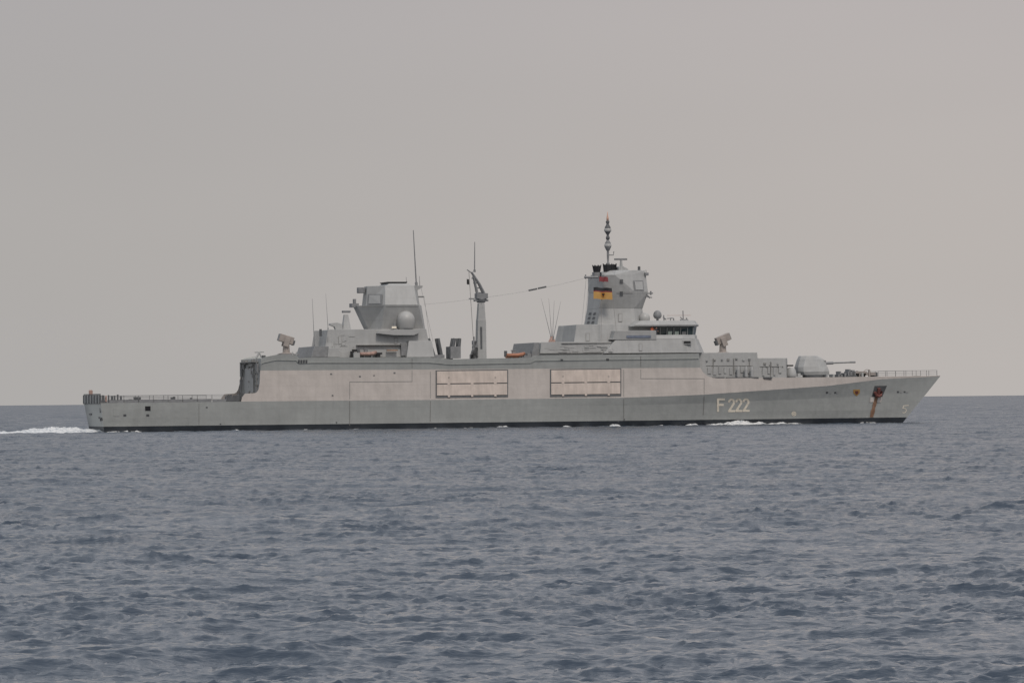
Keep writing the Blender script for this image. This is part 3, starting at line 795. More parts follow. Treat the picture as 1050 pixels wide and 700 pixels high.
# crest
sh = [(874.8, 399.2), (881.6, 399.0), (881.6, 402.6), (878.3, 406.0), (875.0, 402.8)]
MB().add([hit(*q, .04)[0] for q in sh], [tuple(range(5))]).build('crest', 'gold', hull)
MB().add([hit(*q, .07)[0] for q in ((876.6, 400.6), (880, 400.5), (880, 402.8), (878.3, 404.4), (876.7, 402.9))], [tuple(range(5))]).build('crest_field', 'anchor', hull)
# anchor pocket, anchor, pale patch and rust run
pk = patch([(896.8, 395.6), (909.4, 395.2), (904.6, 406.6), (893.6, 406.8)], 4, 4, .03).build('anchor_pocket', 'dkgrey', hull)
an = MB(); 
P = lambda x, y, o=.25: hit(x, y, o)[0]
an.tube([P(900.6, 397.5), P(899.8, 404.5)], .30, 6); an.tube([P(896.4, 401.5, .2), P(897.6, 404.8, .35), P(899.8, 405.6, .4), P(902.4, 404.2, .35), P(903.6, 400.5, .2)], .26, 6)
an.build('anchor', 'anchor', hull)
patch([(892.4, 406.9), (904.4, 406.7), (903.4, 412.2), (891.2, 412.0)], 10, 6, .07).build('worn_patch', 'paler', hull)
vs = []
mbr = MB(); rows = 16
for j in range(rows+1):
    t = j/rows; cy = 404.5 + t*23; cxm = 898.9 - t*5.6; hw = 1.5 + .5*t + .5*noise.noise(Vector((t*6, 1, 2)))
    for s_ in (-1, 0, 1): vs.append(hit(cxm + s_*hw + .3*noise.noise(Vector((t*9, s_, 7))), cy, .10)[0])
mbr.add(vs, [(j*3+i, j*3+i+1, j*3+i+4, j*3+i+3) for j in range(rows) for i in range(2)])
mbr.build('rust_streak', 'rust', hull)
# small hull openings
for q in ((848, 402.2, 1.2), (856.4, 402.3, 1.0), (920.7, 401.6, 1.1), (927.5, 401.6, .9), (128, 425.6, 1.5), (151.5, 425.6, 1.5), (212, 417.5, .9), (226, 434.5, .7), (341, 405.4, .9), (345, 433, .8), (339.5, 383.5, 1.0), (369, 386, 1.0), (383.5, 385, .8), (404.5, 382.3, 1.0), (576, 369, 1.3), (623, 368.6, 1.5), (634, 432, .8), (640, 429.8, .8), (102, 428, 1.0)):
    pquad(q[0]-q[2], q[1]-q[2]*.75, q[0]+q[2], q[1]+q[2]*.75, 'hull_opening', 'dkgrey', hull, .03)
for q in ((851.5, 402.6), (858.6, 402.6), (924, 402), (930, 402)): pquad(q[0]-1, q[1]-.9, q[0]+1, q[1]+.9, 'fairlead_rim', 'pale', hull, .03)
pquad(148.8, 416.3, 154.4, 421, 'side_hatch', 'black', hull, .03)
pquad(116.5, 417, 122.5, 426.5, 'plate_seam', 'hull', hull, .05)
# vertical seams and the fire main line
def seam(pts, wpx=.55):
    mb = MB()
    for (a, b) in zip(pts, pts[1:]):
        n_ = max(2, int((Vector(b)-Vector(a)).length/4))
        P2 = [Vector(a).lerp(Vector(b), t) for t in np.linspace(0, 1, n_+1)]
        for c_, d_ in zip(P2, P2[1:]):
            pstroke([c_, d_], wpx, mb, .035)
    return mb.build('seam', 'line', hull)
seam([(422.5, 380), (422.5, 391), (358.5, 391.4), (358.5, 409)], .6); seam([(422.5, 367.5), (422.5, 377)]); seam([(358.5, 411), (358.5, 436)]); seam([(441.3, 381), (441.3, 408)]); seam([(441.3, 411), (441, 432)])
seam([(639.5, 379), (639.5, 406)]); seam([(639.5, 409), (639.5, 431)])
seam([(657, 379), (657, 388), (722, 388), (722, 403.5)], .6); seam([(722, 406), (721, 425)], .6)
seam([(657, 365), (657, 375.5)], .6)
seam([(204, 413.6), (204, 436)], .35)
# shallow chine shadow line comes from geometry; rail strake under the flight deck
# boat bays: shutters over a flat dark sheet coloured as recess shade
def bay(x0, y0, x1, y1, sl):
    fr = pquad(x0, y0, x1, y1, 'boat_bay_shade', 'dkgrey', up, .05, sl, 10, 4)
    ym = (y0+y1)/2
    for a, b in ((y0+1.2, ym-.6), (ym+.5, y1-2.4)):
        sh_ = pquad(x0+1.2, a, x1-1.2, b, 'shutter', 'shutter', fr, .16, sl*.97, 12, 3)
        rb = MB()
        nrib = 26
        for i in range(nrib):
            px = x0+2.2 + (x1-x0-4.4)*i/(nrib-1); s2 = sl*(px-x0)/(x1-x0)
            pstroke([(px, a+.8+s2), (px, b-.8+s2)], .22, rb, .20)
        rb.build('rib', 'shutter', sh_)
    for fx in (.18, .5, .82):
        px = x0+(x1-x0)*fx; s2 = sl*fx
        pquad(px-1.0, y1-2.8+s2, px+1.2, y1-.6+s2, 'latch', 'shutter', fr, .2)
        pquad(px-1.4, ym-.9+s2, px+1.4, ym+.8+s2, 'latch', 'shutter', fr, .2)
    for fx in (.18, .82):
        px = x0+(x1-x0)*fx; pquad(px-.7, y0+8-1.2, px+.7, y0+9-.6, 'porthole', 'tan', fr, .22)
bay(446.6, 379.6, 521, 408.0, -.9); bay(563.8, 378.4, 637, 407.0, -.9)
# slots in the parapet
mb = MB()
for k in range(4): 
    for q in (patch([(305.5+k*2.6, 368.8), (307.4+k*2.6, 368.8), (307.2+k*2.6, 372.3), (305.3+k*2.6, 372.3)], 1, 1, .05),): mb.add(q.v, q.f)
mb.build('fairlead', 'dkgrey', hull)
for a, b in ((457, 465), (508, 516)):
    p = L((a+b)/2, 369, -8.3); MB().box((X(a), -8.7, p.z-.0), (X(b), -8.2, p.z+.25)).build('cleat', 'black', SH)

# array panels on the tower chamfers
def framed(corners, name='array_panel', parent=mt):
    cx = sum(c[0] for c in corners)/4; cy = sum(c[1] for c in corners)/4
    grow = [(cx+(x-cx)*1.0, cy+(y-cy)*1.0) for x, y in corners]
    inner = [(cx+(x-cx)*.78, cy+(y-cy)*.78) for x, y in corners]
    f = patch(grow, 1, 1, .08).build(name, 'midgrey', parent)
    patch(inner, 1, 1, .14).build('panel_face', 'pale', f)
framed([(377.6, 301.6), (392.2, 301.6), (392.2, 312.6), (376.6, 312.6)], parent=fun)
framed([(648.9, 287.6), (659.2, 287.6), (660.2, 298.4), (650.2, 298.4)])
mb = MB()
for i in range(3):
    for j in range(2):
        q = (604.5+j*4.6-i*.9, 320.5+i*4.4)
        for z_ in (patch([(q[0], q[1]), (q[0]+2.4, q[1]), (q[0]+1.4, q[1]+2.6), (q[0]-1, q[1]+2.6)], 1, 1, .06),): mb.add(z_.v, z_.f)
mb.build('louvre', 'dkgrey', mt)
for q in ((637, 288.5, 1.6, 2), (637, 301, 1.6, 2.2)): pquad(q[0]-q[2], q[1]-q[3], q[0]+q[2], q[1]+q[3], 'hatch', 'dkgrey', mt, .1, 0, 1, 1)
for q in ((600.5, 341.5, 604.5, 350), (634, 321.5, 638, 330), (347, 344.5, 350.5, 353), (404, 346, 407.5, 352.5), (655, 352, 658.5, 360)):
    pquad(*q, 'door', 'line', SH, .05, 0, 1, 1); pquad(q[0]+.4, q[1]+.5, q[2]-.4, q[3]-.5, 'door_leaf', 'house', SH, .08, 0, 1, 1)
seam([(632, 300.6), (660, 300.9)], .5)
seam([(371, 314.2), (429, 314.2)], .4)
pquad(253.3, 380.2, 255.9, 387.0, 'doorway', 'black', hang, .12, 0, 1, 1)

# ================================================================== rails and nets
def rail(path, h=1.1, step=1.6, wires=3, r=.035, name='railing', m='midgrey', parent=SH):
    mb = MB(); path = [Vector(p) for p in path]
    for a, b in zip(path, path[1:]):
        n_ = max(1, round((b-a).length/step))
        for i in range(n_+1):
            p = a.lerp(b, i/n_); mb.tube([p, p+Vector((0, 0, h))], r*1.3, 4)
        for k in range(wires):
            dz = Vector((0, 0, h*(k+1)/wires)); mb.tube([a+dz, b+dz], r*(.75 if k < wires-1 else 1.1), 4)
    return mb.build(name, m, parent)
for s_ in (1, -1):
    rail([(x, -s_*(y_in(x, z_fdk(x))-.15), z_fdk(x)) for x in np.linspace(X(901, -3.5), xt.x-.6, 8)], .95, 1.4, 3, .028)
    # flight-deck safety nets, raised
    xs_ = np.linspace(X(112, -9), X(232, -9), 9)
    mb = MB()
    rail([(x, -s_*(y_kn(x)-.05), z_kn(x)+.05) for x in xs_], 1.12, 2.7, 5, .03, 'safety_net', 'midgrey')
    for k in range(8):
        a_, b_ = xs_[k], xs_[k+1]
        mb.box((a_+.1, -s_*(y_kn(a_)-.02)-.04, z_kn(a_)), (b_-.1, -s_*(y_kn(a_)-.02)+.04, z_kn(a_)+.42+.12*random.random()))
    mb.build('net_frame', 'midgrey', SH)
# clutter by the stern corner: folded net panels across the transom and on both quarters
st = MB()
zk = z_kn(xst)
for k in range(15):
    y = -8.4 + k*1.2
    st.box((xst-.12, y, zk-.15), (xst+.08, y+random.uniform(.45, .9), zk+1.35))
st.tube([(xst, -8.6, zk+1.45), (xst, 8.6, zk+1.45)], .08, 5)
st.build('stern_net_panels', 'dkgrey', SH)
for k in range(6): MB().box((xst-.16, -7.9+k*2.9, zk-.05), (xst+.02, -7.3+k*2.9, zk+1.3)).build('stern_locker', 'pale', SH)
MB().box((xst+.8, -8.80, zk+.2), (xst+1.05, -8.6, zk+1.2)).build('stern_locker', 'redbrown', SH)
st = MB()
for k in range(7):
    x = xst + .25 + k*.5
    st.box((x, -8.75, zk), (x+random.uniform(.15, .4), -8.5, zk+random.uniform(.9, 1.4)))
    st.box((x, 8.5, zk), (x+random.uniform(.15, .4), 8.75, zk+1.3))
tag(st.build('mooring_gear', 'dkgrey', SH), kind='stuff')
lt = MB().lathe((xst+.35, 3.6, zk+1.25), [(.32, 0), (.34, .8), (.22, .95)], 10).build('stern_light', 'redbrown', SH)
mb = MB()
for px in (133, 134.6, 138, 140.5, 143.2, 176, 178.5, 193.5, 196): 
    p = L(px, 411, -8.5); mb.box(tuple(p-Vector((.16, .2, .1))), tuple(p+Vector((.18, .2, random.uniform(.3, .7)))))
tag(mb.build('flight_deck_fittings', 'dkgrey', SH), kind='stuff')
mb = MB()
for k in range(10):
    px = 231.5+k*1.35; p = L(px, 411.5, -8.6); mb.box(tuple(p-Vector((.1, .25, .1))), tuple(p+Vector((.14, .2, random.uniform(.7, 1.2)))))
mb.tube([L(247.2, 411, -8.6), L(246.6, 393, -8.6)], .13, 5)
tag(mb.build('hangar_corner_gear', 'dkgrey', SH), kind='stuff')
# a few seams and a ladder on the transom
tm = MB()
for (y, z, a, b) in ((-7.4, zk-1.6, .55, 1.2), (-6.6, zk-3.0, .3, .5), (-7.9, zk-2.9, .3, .5), (2, zk-2, 2.4, .25)):
    tm.box((xst-.02+(zk-z)*.09, y, z), (xst+.6, y+a, z+b))
tm.build('transom_fairlead', 'dkgrey', hull)

# foredeck machinery
mb = MB()
fx = lambda px, py, y=-2.5: L(px, py, y)
zf = z_fdk(X(870, -3))
def fb(px0, px1, h, y0=-3.2, y1=-1.2, z0=0): mb.box((X(px0, y0), y0, zf+z0), (X(px1, y0), y1, zf+z0+h))
fb(861, 862.6, 1.0); fb(859.5, 864, .45); fb(866, 868, .7)
fb(869.5, 877.5, .95); fb(870.5, 872.3, 1.35); fb(873.5, 876.5, 1.2)
mb.build('windlass', 'midgrey', SH)
mb = MB(); fb(878.5, 880, 1.05, -1.8, -1.2); fb(868, 879, .25, -3.4, -2.8); fb(893, 900, .8, -1.8, -1.0); fb(883, 887, .55, -1.6, -1); mb.build('chain_gear', 'dkgrey', SH)
mb = MB(); fb(877.5, 889, .35, z0=.62); fb(888, 898, .5, -2.4, -1.2, z0=.25); fb(881.2, 882.2, .7); fb(891, 892.4, 1.25, -2.6, -2.2)
mb.build('anchor_chain_stopper', 'tan', SH)
for q in ((883.5, 885.5, .75, -3.3, -2.9), (854, 856, .5), (847.5, 849.4, .5)):
    mb = MB(); fb(*q); mb.build('bollard', 'pale', SH)
mb = MB()
for t in np.linspace(0, math.pi, 9): pass
arcp = [fx(889+4.2*math.cos(t)*-1, 384.5-5.8*math.sin(t)) for t in np.linspace(0.1, math.pi-.3, 9)]
mb.tube(arcp, .06, 5); mb.build('hose', 'tan', SH)
mb = MB(); mb.tube([fx(936.5, 386, -.8), fx(944, 386, -.8)], .16, 5); mb.build('bow_cleat', 'dkgrey', SH)

# ================================================================== things carried by the ship (top-level)
def carried(name, label, cat, p):
    """an empty at ship-point p"""
    o = empty(name, SHIP @ Matrix.Translation(p)); tag(o, label, cat); return o
def rel(mb, p): mb.v = [tuple(Vector(v)-p) for v in mb.v]; return mb

def boat(label, p, ln, m, seats=True):
    """rigid inflatable lying fore and aft; p = deck point at its middle"""
    r_ = carried('inflatable_boat', label, 'boat', p)
    h = ln/2; path = []
    for s_ in (-1,): path += [(-h, s_*.75, .75), (0, s_*.8, .75), (h*.6, s_*.62, .82)]
    path += [(h, 0, 1.0)] + [(h*.6, .62, .82), (0, .8, .75), (-h, .75, .75)]
    MB().tube(path, .30, 8).build('tube', m, r_, smooth=True)
    MB().add([(-h, -.7, .7), (h*.6, -.6, .75), (h, 0, .9), (h*.6, .6, .75), (-h, .7, .7), (-h, 0, .1), (h*.55, 0, .25)],
             [(0, 1, 6, 5), (1, 2, 6), (2, 3, 6), (3, 4, 5, 6), (0, 5, 4), (0, 1, 2, 3, 4)]).build('keel', m if m == 'orange' else 'midgrey', r_)
    mb = MB(); mb.box((-.5, -.3, .7), (.1, .3, 1.55)); mb.box((-.65, -.35, 1.5), (0, .35, 1.62)); mb.build('console', 'midgrey', r_)
    mb = MB(); mb.box((-h-.25, -.2, .5), (-h+.2, .2, 1.5)); mb.build('outboard_motor', 'dkgrey', r_)
    for s_ in (-1, 1): MB().box((s_*h*.45-.1, -.7, 0), (s_*h*.45+.1, .7, .5)).build('cradle', 'midgrey', r_)
    return r_
pb = L(528, 368.6, -6.8); boat('bright orange inflatable boat on deck between crane post and forward deckhouse', pb, 3.2, 'orange')
pb = L(376.5, 367.4, -6.9); boat('faded red inflatable boat with dark motor below the funnel tower', pb, 2.9, 'redbrown')

# flags
def flag(name, label, cat, px0, py0, px1, py1, y, mats, nx=14, wav=.18):
    a = L(px0, py0, -y); b = L(px1, py1, -y)
    o = empty(name, SHIP @ Matrix.Translation(a)); tag(o, label, cat)
    W_, H_ = b.x-a.x, a.z-b.z; k0 = 0.0
    for mname, frac, part in mats:
        mb = MB(); vs = []; ny = 3
        for j in range(ny+1):
            for i in range(nx+1):
                u = i/nx; v = k0 + frac*j/ny
                droop = .18*H_*math.sin(u*2.6)*u
                vs.append((u*W_, wav*math.sin(u*9+v*2)*(.3+u), -v*H_ - droop*.4 + .05*math.sin(u*11)))
        mb.add(vs, [(j*(nx+1)+i, j*(nx+1)+i+1, (j+1)*(nx+1)+i+1, (j+1)*(nx+1)+i) for j in range(ny) for i in range(nx)])
        s_ = mb.build(part, mname, o, smooth=True)
        k0 += frac
    return o, W_, H_
fo, W_, H_ = flag('national_flag', 'black red and gold flag with an eagle shield flying beside the forward mast', 'flag', 608.6, 294.6, 627.6, 306.4, 6.4,
     [('black', .28, 'black_stripe'), ('red', .10, 'red_stripe'), ('gold', .62, 'gold_stripe')])
# shield with simple eagle, a wavy patch just proud of the cloth on both sides
mb = MB()
for s_ in (-1,):
    for poly in ([(.40, .40), (.62, .40), (.62, .72), (.51, .86), (.40, .72)],):
        mb.add([(u*W_, .18*math.sin(u*9+v*2)*(.3+u)-.06, -v*H_ - .18*H_*math.sin(u*2.6)*u*.4) for u, v in poly], [tuple(range(5))])
mb.build('shield', mat('shield_gold', (.50, .22, .04), .8), fo)
mb = MB()
for poly in ([(.49, .44), (.53, .44), (.53, .80), (.49, .80)], [(.43, .48), (.48, .52), (.48, .66), (.44, .62)], [(.59, .48), (.54, .52), (.54, .66), (.58, .62)]):
    mb.add([(u*W_, .18*math.sin(u*9+v*2)*(.3+u)-.10, -v*H_ - .18*H_*math.sin(u*2.6)*u*.4) for u, v in poly], [tuple(range(4))])
mb.build('eagle', 'black', fo)
flag('signal_flag', 'small dull red signal flag hoisted above the national flag', 'flag', 614.4, 283.6, 623.4, 288.6, 6.0, [('red', .6, 'red_field'), ('red', .4, 'lower_field')], 8, .15)
flag('pennant', 'small black pennant hanging from the crane jib tip', 'flag', 478.6, 286, 481.0, 291.5, 3.2, [('black', 1.0, 'cloth')], 6, .1)

# people on the bridge wing
def person(label, p, facing, top, trousers, crouch=0):
    r_ = empty('person', SHIP @ Matrix.Translation(p) @ Matrix.Rotation(facing, 4, 'Z')); tag(r_, label, 'person')
    V = [(0,0,.95),(0,0,1.15),(0,0,1.38),(0,0,1.50),(0,0,1.56),(.03,0,1.68),(.01,0,1.76),
         (0,.2,1.40),(.05,.27,1.14),(.26,.24,1.02),(.36,.22,1.0), (0,-.2,1.40),(.05,-.27,1.14),(.26,-.24,1.02),(.36,-.22,1.0),
         (0,.1,.88),(.02,.11,.48),(0,.11,.08),(.14,.12,.04),(0,-.1,.88),(.02,-.11,.48),(0,-.11,.08),(.14,-.12,.04)]
    R_ = [.15,.14,.16,.08,.06,.105,.085,.075,.055,.045,.05,.075,.055,.045,.05,.10,.07,.05,.045,.10,.07,.05,.045]
    E = [(0,1),(1,2),(2,3),(3,4),(4,5),(5,6),(2,7),(7,8),(8,9),(9,10),(2,11),(11,12),(12,13),(13,14),(0,15),(15,16),(16,17),(17,18),(0,19),(19,20),(20,21),(21,22)]
    me = bpy.data.meshes.new('body'); me.from_pydata(V, E, []); me.materials.append(M['skin'])
    o = bpy.data.objects.new('body', me); COL.objects.link(o); o.parent = r_
    md = o.modifiers.new('skin', 'SKIN'); md.use_smooth_shade = True
    for i, v in enumerate(me.skin_vertices[0].data): v.radius = (R_[i], R_[i]); v.use_root = (i == 0)
    o.modifiers.new('sub', 'SUBSURF').levels = 1
    MB().rings([[Vector((math.cos(a)*rx+.0, math.sin(a)*ry, z)) for a in np.linspace(0, 2*math.pi, 12, endpoint=False)] for rx, ry, z in ((.17,.2,.86),(.17,.19,1.1),(.19,.24,1.35),(.15,.22,1.45),(.09,.1,1.52))]).build('jacket', top, r_, smooth=True)
    for s_ in (-1, 1):
        MB().tube([(0, s_*.2, 1.40), (.05, s_*.28, 1.14), (.24, s_*.25, 1.03)], .085, 8, .065).build('sleeve', top, r_, smooth=True)
        MB().tube([(0, s_*.1, .92), (.02, s_*.11, .48), (0, s_*.11, .1)], .12, 8, .085).build('trouser_leg', trousers, r_, smooth=True)
    MB().lathe(Vector((.0, 0, 1.68)), [(.115, 0), (.118, .06), (.09, .13), (.03, .16)], 12).build('hair', 'navy', r_, smooth=True)
zdeck = Z(669, 349, -7.0) 
person('person in an orange jacket on the bridge wing looking out to sea', Vector((X(669.2, -6.9), -6.9, zdeck+.75)), rad(-80), 'hi', 'navy')
person('person in dark clothing behind the bridge wing rail near the windows', Vector((X(673.6, -7.2), -7.2, zdeck+.55)), rad(-40), 'navy', 'navy')

# ================================================================== the sea
def fft_tile(N, Lt, kp, std, seed, wind, spread=2, kcut=1e9):
    rng = np.random.default_rng(seed)
    k = np.fft.fftfreq(N, Lt/N)*2*np.pi
    kx, ky = np.meshgrid(k, k, indexing='xy'); K = np.hypot(kx, ky); K[0, 0] = 1e-6
    ct = (kx*math.cos(wind)+ky*math.sin(wind))/K
    Pk = K**-4 * np.exp(-1.25*(kp/K)**2) * (np.abs(ct)**spread*.85 + .15) * np.where(ct < 0, .25, 1) * np.exp(-(K/kcut)**2)
    Pk[0, 0] = 0
    h = (rng.normal(size=(N, N))+1j*rng.normal(size=(N, N)))*np.sqrt(Pk)
    hr = np.fft.ifft2(h).real; s = std/hr.std()
    dx = np.fft.ifft2(1j*kx/K*h).real*s; dy = np.fft.ifft2(1j*ky/K*h).real*s
    return hr*s, dx, dy, Lt
def samp(T, x, y):
    N = T.shape[0]; x = x % N; y = y % N
    i = np.floor(x).astype(int) % N; j = np.floor(y).astype(int) % N; fx_, fy_ = x-np.floor(x), y-np.floor(y)
    i1, j1 = (i+1) % N, (j+1) % N
    return (T[j, i]*(1-fx_)+T[j, i1]*fx_)*(1-fy_) + (T[j1, i]*(1-fx_)+T[j1, i1]*fx_)*fy_
SEA = [(fft_tile(512, 173.0, 2*math.pi/9, .075, 5, rad(-97), 5), rad(7)),
       (fft_tile(512, 61.0, 2*math.pi/2.5, .031, 9, rad(-76), 5), rad(-19)),
       (fft_tile(512, 23.0, 2*math.pi/.9, .019, 13, rad(-112), 3), rad(31)),
       (fft_tile(512, 11.0, 2*math.pi/.4, .006, 17, rad(-50), 2), rad(-37))]
def rows_d():
    d = 42.0; o = [3.0, 20.0]
    while d < 3000:
        o.append(d); d += max(.10, .0016*d) if d < 900 else .004*d
    while d < 120000: o.append(d); d *= 1.12
    return np.array(o)
D = rows_d()
tf = np.linspace(-.17, .17, 900); tw = np.array([.175, .18, .19, .2, .22, .25, .3, .36, .45, .6, .8, 1.2, 2, 4])
T = np.concatenate([-tw[::-1], tf, tw])
XX = D[:, None]*T[None, :]; YY = -700 + D[:, None]*np.ones_like(T)[None, :]
H = np.zeros_like(XX); DX = np.zeros_like(XX); DY = np.zeros_like(XX)
big = SEA[0][0][0]
patch_ = 1.0 + 2.0*samp(big, XX/613*512, YY/911*512) + 1.6*samp(big, (XX+YY)/217*512, (YY-XX)/283*512)
patch_ = np.clip(patch_, .7, 1.35)
for ti, ((h, dx, dy, Lt), rot) in enumerate(SEA):
    N = h.shape[0]; c_, s_ = math.cos(rot), math.sin(rot)
    u = (XX*c_+YY*s_)/Lt*N; v = (-XX*s_+YY*c_)/Lt*N
    g_ = 1.0 if ti == 0 else patch_
    H += samp(h, u, v)*g_; a_ = samp(dx, u, v)*g_; b_ = samp(dy, u, v)*g_
    DX += a_*c_-b_*s_; DY += a_*s_+b_*c_
fade = np.clip((3000-D)/2000, 0, 1)[:, None]*np.ones_like(T)[None, :]
fade *= (np.abs(T) < .172)[None, :]
H *= fade; XX = XX + DX*fade*.85; YY = YY + DY*fade*.85
nr, nc = XX.shape
co = np.stack([XX, YY, H], -1).reshape(-1, 3).astype(np.float32)
idx = np.arange(nr*nc).reshape(nr, nc)
F = np.stack([idx[:-1, :-1], idx[:-1, 1:], idx[1:, 1:], idx[1:, :-1]], -1).reshape(-1, 4)
# sheet behind and around the camera
back = np.array([(-120000, -697.0, 0), (120000, -697.0, 0), (120000, -60000, 0), (-120000, -60000, 0)], np.float32)
co = np.concatenate([co, back]); F = np.concatenate([F, [[nr*nc+3, nr*nc+2, nr*nc+1, nr*nc]]])
me = bpy.data.meshes.new('sea')
me.vertices.add(len(co)); me.vertices.foreach_set('co', co.ravel())
me.loops.add(F.size); me.loops.foreach_set('vertex_index', F.ravel().astype(np.int32))
me.polygons.add(len(F)); me.polygons.foreach_set('loop_start', np.arange(0, F.size, 4, dtype=np.int32))
rv = np.interp(np.log(D), np.log([60, 120, 400, 1200]), [.03, .06, .18, .30])
rv = np.concatenate([np.repeat(rv, nc), np.full(4, .5)]).astype(np.float32)
at_ = me.attributes.new('ripple', 'FLOAT', 'POINT'); at_.data.foreach_set('value', rv)
me.update(); me.validate(); me.shade_smooth()
sea = bpy.data.objects.new('sea', me); COL.objects.link(sea); tag(sea, kind='structure')
m = bpy.data.materials.new('sea_water'); m.use_nodes = True
n = m.node_tree; b = n.nodes['Principled BSDF']
b.inputs['Base Color'].default_value = (0.038, 0.054, 0.078, 1)
b.inputs['IOR'].default_value = 1.333
ra = n.nodes.new('ShaderNodeAttribute'); ra.attribute_name = 'ripple'
gn = n.nodes.new('ShaderNodeTexNoise'); gn.inputs['Scale'].default_value = .05; gn.inputs['Detail'].default_value = 8; gn.inputs['Roughness'].default_value = .75
gt = n.nodes.new('ShaderNodeTexCoord'); n.links.new(gt.outputs['Object'], gn.inputs['Vector'])
gr_ = n.nodes.new('ShaderNodeMapRange'); gr_.inputs[1].default_value = .35; gr_.inputs[2].default_value = .65; gr_.inputs[3].default_value = .55; gr_.inputs[4].default_value = 1.55
n.links.new(gn.outputs[0], gr_.inputs[0])
gm = n.nodes.new('ShaderNodeMath'); gm.operation = 'MULTIPLY'
n.links.new(ra.outputs['Fac'], gm.inputs[0]); n.links.new(gr_.outputs[0], gm.inputs[1]); n.links.new(gm.outputs[0], b.inputs['Roughness'])
t = n.nodes.new('ShaderNodeTexCoord')
prev = None
for sc_, dist, st_ in ((2.2, .030, (.4, 1, 1)), (7.0, .009, (.35, 1, 1)), (.5, .05, (.5, 1, 1))):
    mp = n.nodes.new('ShaderNodeMapping'); mp.inputs['Scale'].default_value = st_
    n.links.new(t.outputs['Object'], mp.inputs[0])
    nz = n.nodes.new('ShaderNodeTexNoise'); nz.inputs['Scale'].default_value = sc_; nz.inputs['Detail'].default_value = 4
    nz.inputs['Roughness'].default_value = .6
    n.links.new(mp.outputs[0], nz.inputs['Vector'])
    bp = n.nodes.new('ShaderNodeBump'); bp.inputs['Distance'].default_value = dist*2; bp.inputs['Strength'].default_value = 1
    n.links.new(nz.outputs[0], bp.inputs['Height'])
    if prev: n.links.new(prev, bp.inputs['Normal'])
    prev = bp.outputs[0]
for sc_, am in ((2.2, .44), (6.0, .34), (.35, .20)):
    mp = n.nodes.new('ShaderNodeMapping'); mp.inputs['Scale'].default_value = (.55, 1, 1); n.links.new(t.outputs['Object'], mp.inputs[0])
    nz = n.nodes.new('ShaderNodeTexNoise'); nz.inputs['Scale'].default_value = sc_; nz.inputs['Detail'].default_value = 3
    n.links.new(mp.outputs[0], nz.inputs['Vector'])
    v1 = n.nodes.new('ShaderNodeVectorMath'); v1.operation = 'SUBTRACT'; n.links.new(nz.outputs['Color'], v1.inputs[0]); v1.inputs[1].default_value = (.5, .5, .5)
    v2 = n.nodes.new('ShaderNodeVectorMath'); v2.operation = 'MULTIPLY'; n.links.new(v1.outputs[0], v2.inputs[0]); v2.inputs[1].default_value = (am*.5, am, 0)
    v3 = n.nodes.new('ShaderNodeVectorMath'); v3.operation = 'ADD'; n.links.new(prev, v3.inputs[0]); n.links.new(v2.outputs[0], v3.inputs[1])
    v4 = n.nodes.new('ShaderNodeVectorMath'); v4.operation = 'NORMALIZE'; n.links.new(v3.outputs[0], v4.inputs[0]); prev = v4.outputs[0]
n.links.new(prev, b.inputs['Normal'])
me.materials.append(m)

# ------------------------------ foam
fm = bpy.data.materials.new('foam'); fm.use_nodes = True
n = fm.node_tree; b = n.nodes['Principled BSDF']; b.inputs['Roughness'].default_value = .8
b.inputs['Base Color'].default_value = (.72, .73, .74, 1)
nz = n.nodes.new('ShaderNodeTexNoise'); nz.inputs['Scale'].default_value = 2.2; nz.inputs['Detail'].default_value = 8
t = n.nodes.new('ShaderNodeTexCoord'); n.links.new(t.outputs['Object'], nz.inputs['Vector'])
rp_ = n.nodes.new('ShaderNodeValToRGB'); rp_.color_ramp.elements[0].position = .30; rp_.color_ramp.elements[0].color = (.30, .34, .38, 1)
rp_.color_ramp.elements[1].position = .55; rp_.color_ramp.elements[1].color = (.72, .73, .73, 1)
n.links.new(nz.outputs[0], rp_.inputs[0]); n.links.new(rp_.outputs[0], b.inputs['Base Color'])
bp = n.nodes.new('ShaderNodeBump'); bp.inputs['Distance'].default_value = .25; n.links.new(nz.outputs[0], bp.inputs['Height']); n.links.new(bp.outputs[0], b.inputs['Normal'])
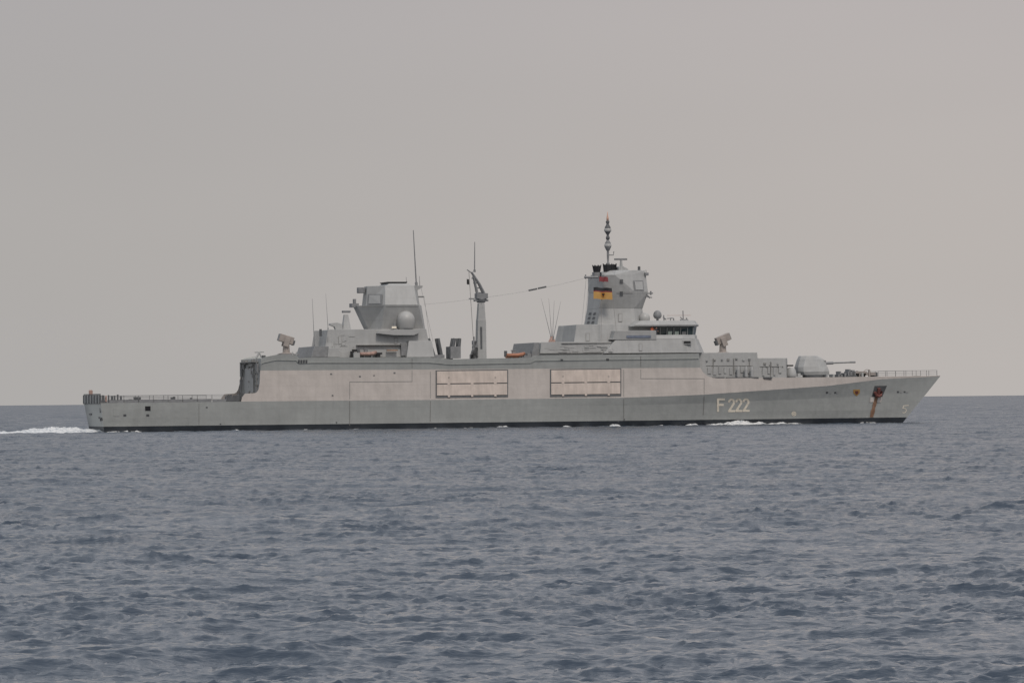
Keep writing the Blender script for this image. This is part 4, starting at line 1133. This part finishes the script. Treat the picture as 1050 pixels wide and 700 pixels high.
def foam(name, label, x0, x1, yc_, wid, hf, nx, ny, seed, cat):
    """strip along the ship; yc_(x) centre line, wid(x) half width, hf(x, v) height"""
    vs = []
    for i in range(nx+1):
        x = x0+(x1-x0)*i/nx
        for j in range(ny+1):
            v = -1+2*j/ny; y = yc_(x)+v*wid(x)
            q = Vector((x*.55, y*.8, seed))
            nse = noise.fractal(q, .8, 2.2, 6)
            vs.append((x, y, -.18 + hf(x, v)*(1-abs(v)**2.5)*(1.0+.45*nse) + .07*nse))
    mb = MB().add(vs, [(i*(ny+1)+j, i*(ny+1)+j+1, (i+1)*(ny+1)+j+1, (i+1)*(ny+1)+j) for i in range(nx) for j in range(ny)])
    o = mb.build(name, fm, None, smooth=True); o.matrix_world = SHIP
    tag(o, label, cat, kind='stuff'); return o
xs0 = xst
foam('stern_wake', 'white foaming wake trailing behind the stern of the frigate', xs0-70, xs0+4.5, lambda x: -1.5 if x < xs0 else -1.5-(x-xs0)*1.35, lambda x: 7.5-max(0, x-xs0+1)*.9,
     lambda x, v: .36+.62*math.exp(-((x-(xs0-6.5))/5.0)**2)*(1 if v < .2 else .6) + .15*math.exp(-((x-xs0-1)/3)**2), 300, 60, 3., 'wake')
yh = lambda x: -y_wl(x, .2)-.45
xb0, xb1 = X(724, -7), X(838, -5)
def hb_(x, v):
    t1 = math.exp(-((x-X(768, -7))/(3.6))**2)*.62; t2 = math.exp(-((x-X(808, -6))/3.4)**2)*.42; t3 = math.exp(-((x-X(742, -7))/4)**2)*.45
    return t1+t2+t3+.06
foam('bow_wave', 'white crests of the bow wave along the forward hull', xb0, xb1, yh, lambda x: .9, hb_, 220, 16, 8., 'bow wave')
def hs_(x, v): return .14+.5*max(0, noise.noise(Vector((x*.35, 3, 1))))*2.0*(.4+.6*sm(X(300), X(640), x))
foam('side_foam', 'thin broken foam line where the sea washes along the hull', X(110, -8), X(724, -8), yh, lambda x: .55, hs_, 900, 8, 15., 'foam')
foam('stem_foam', 'small white splash of foam close under the stem', X(880, -3), xw.x+3.0, lambda x: min(-y_wl(x, .2)-.3, -.3), lambda x: .6, lambda x, v: .16+.2*math.exp(-((x-X(888, -3))/2.)**2), 80, 8, 22., 'foam')
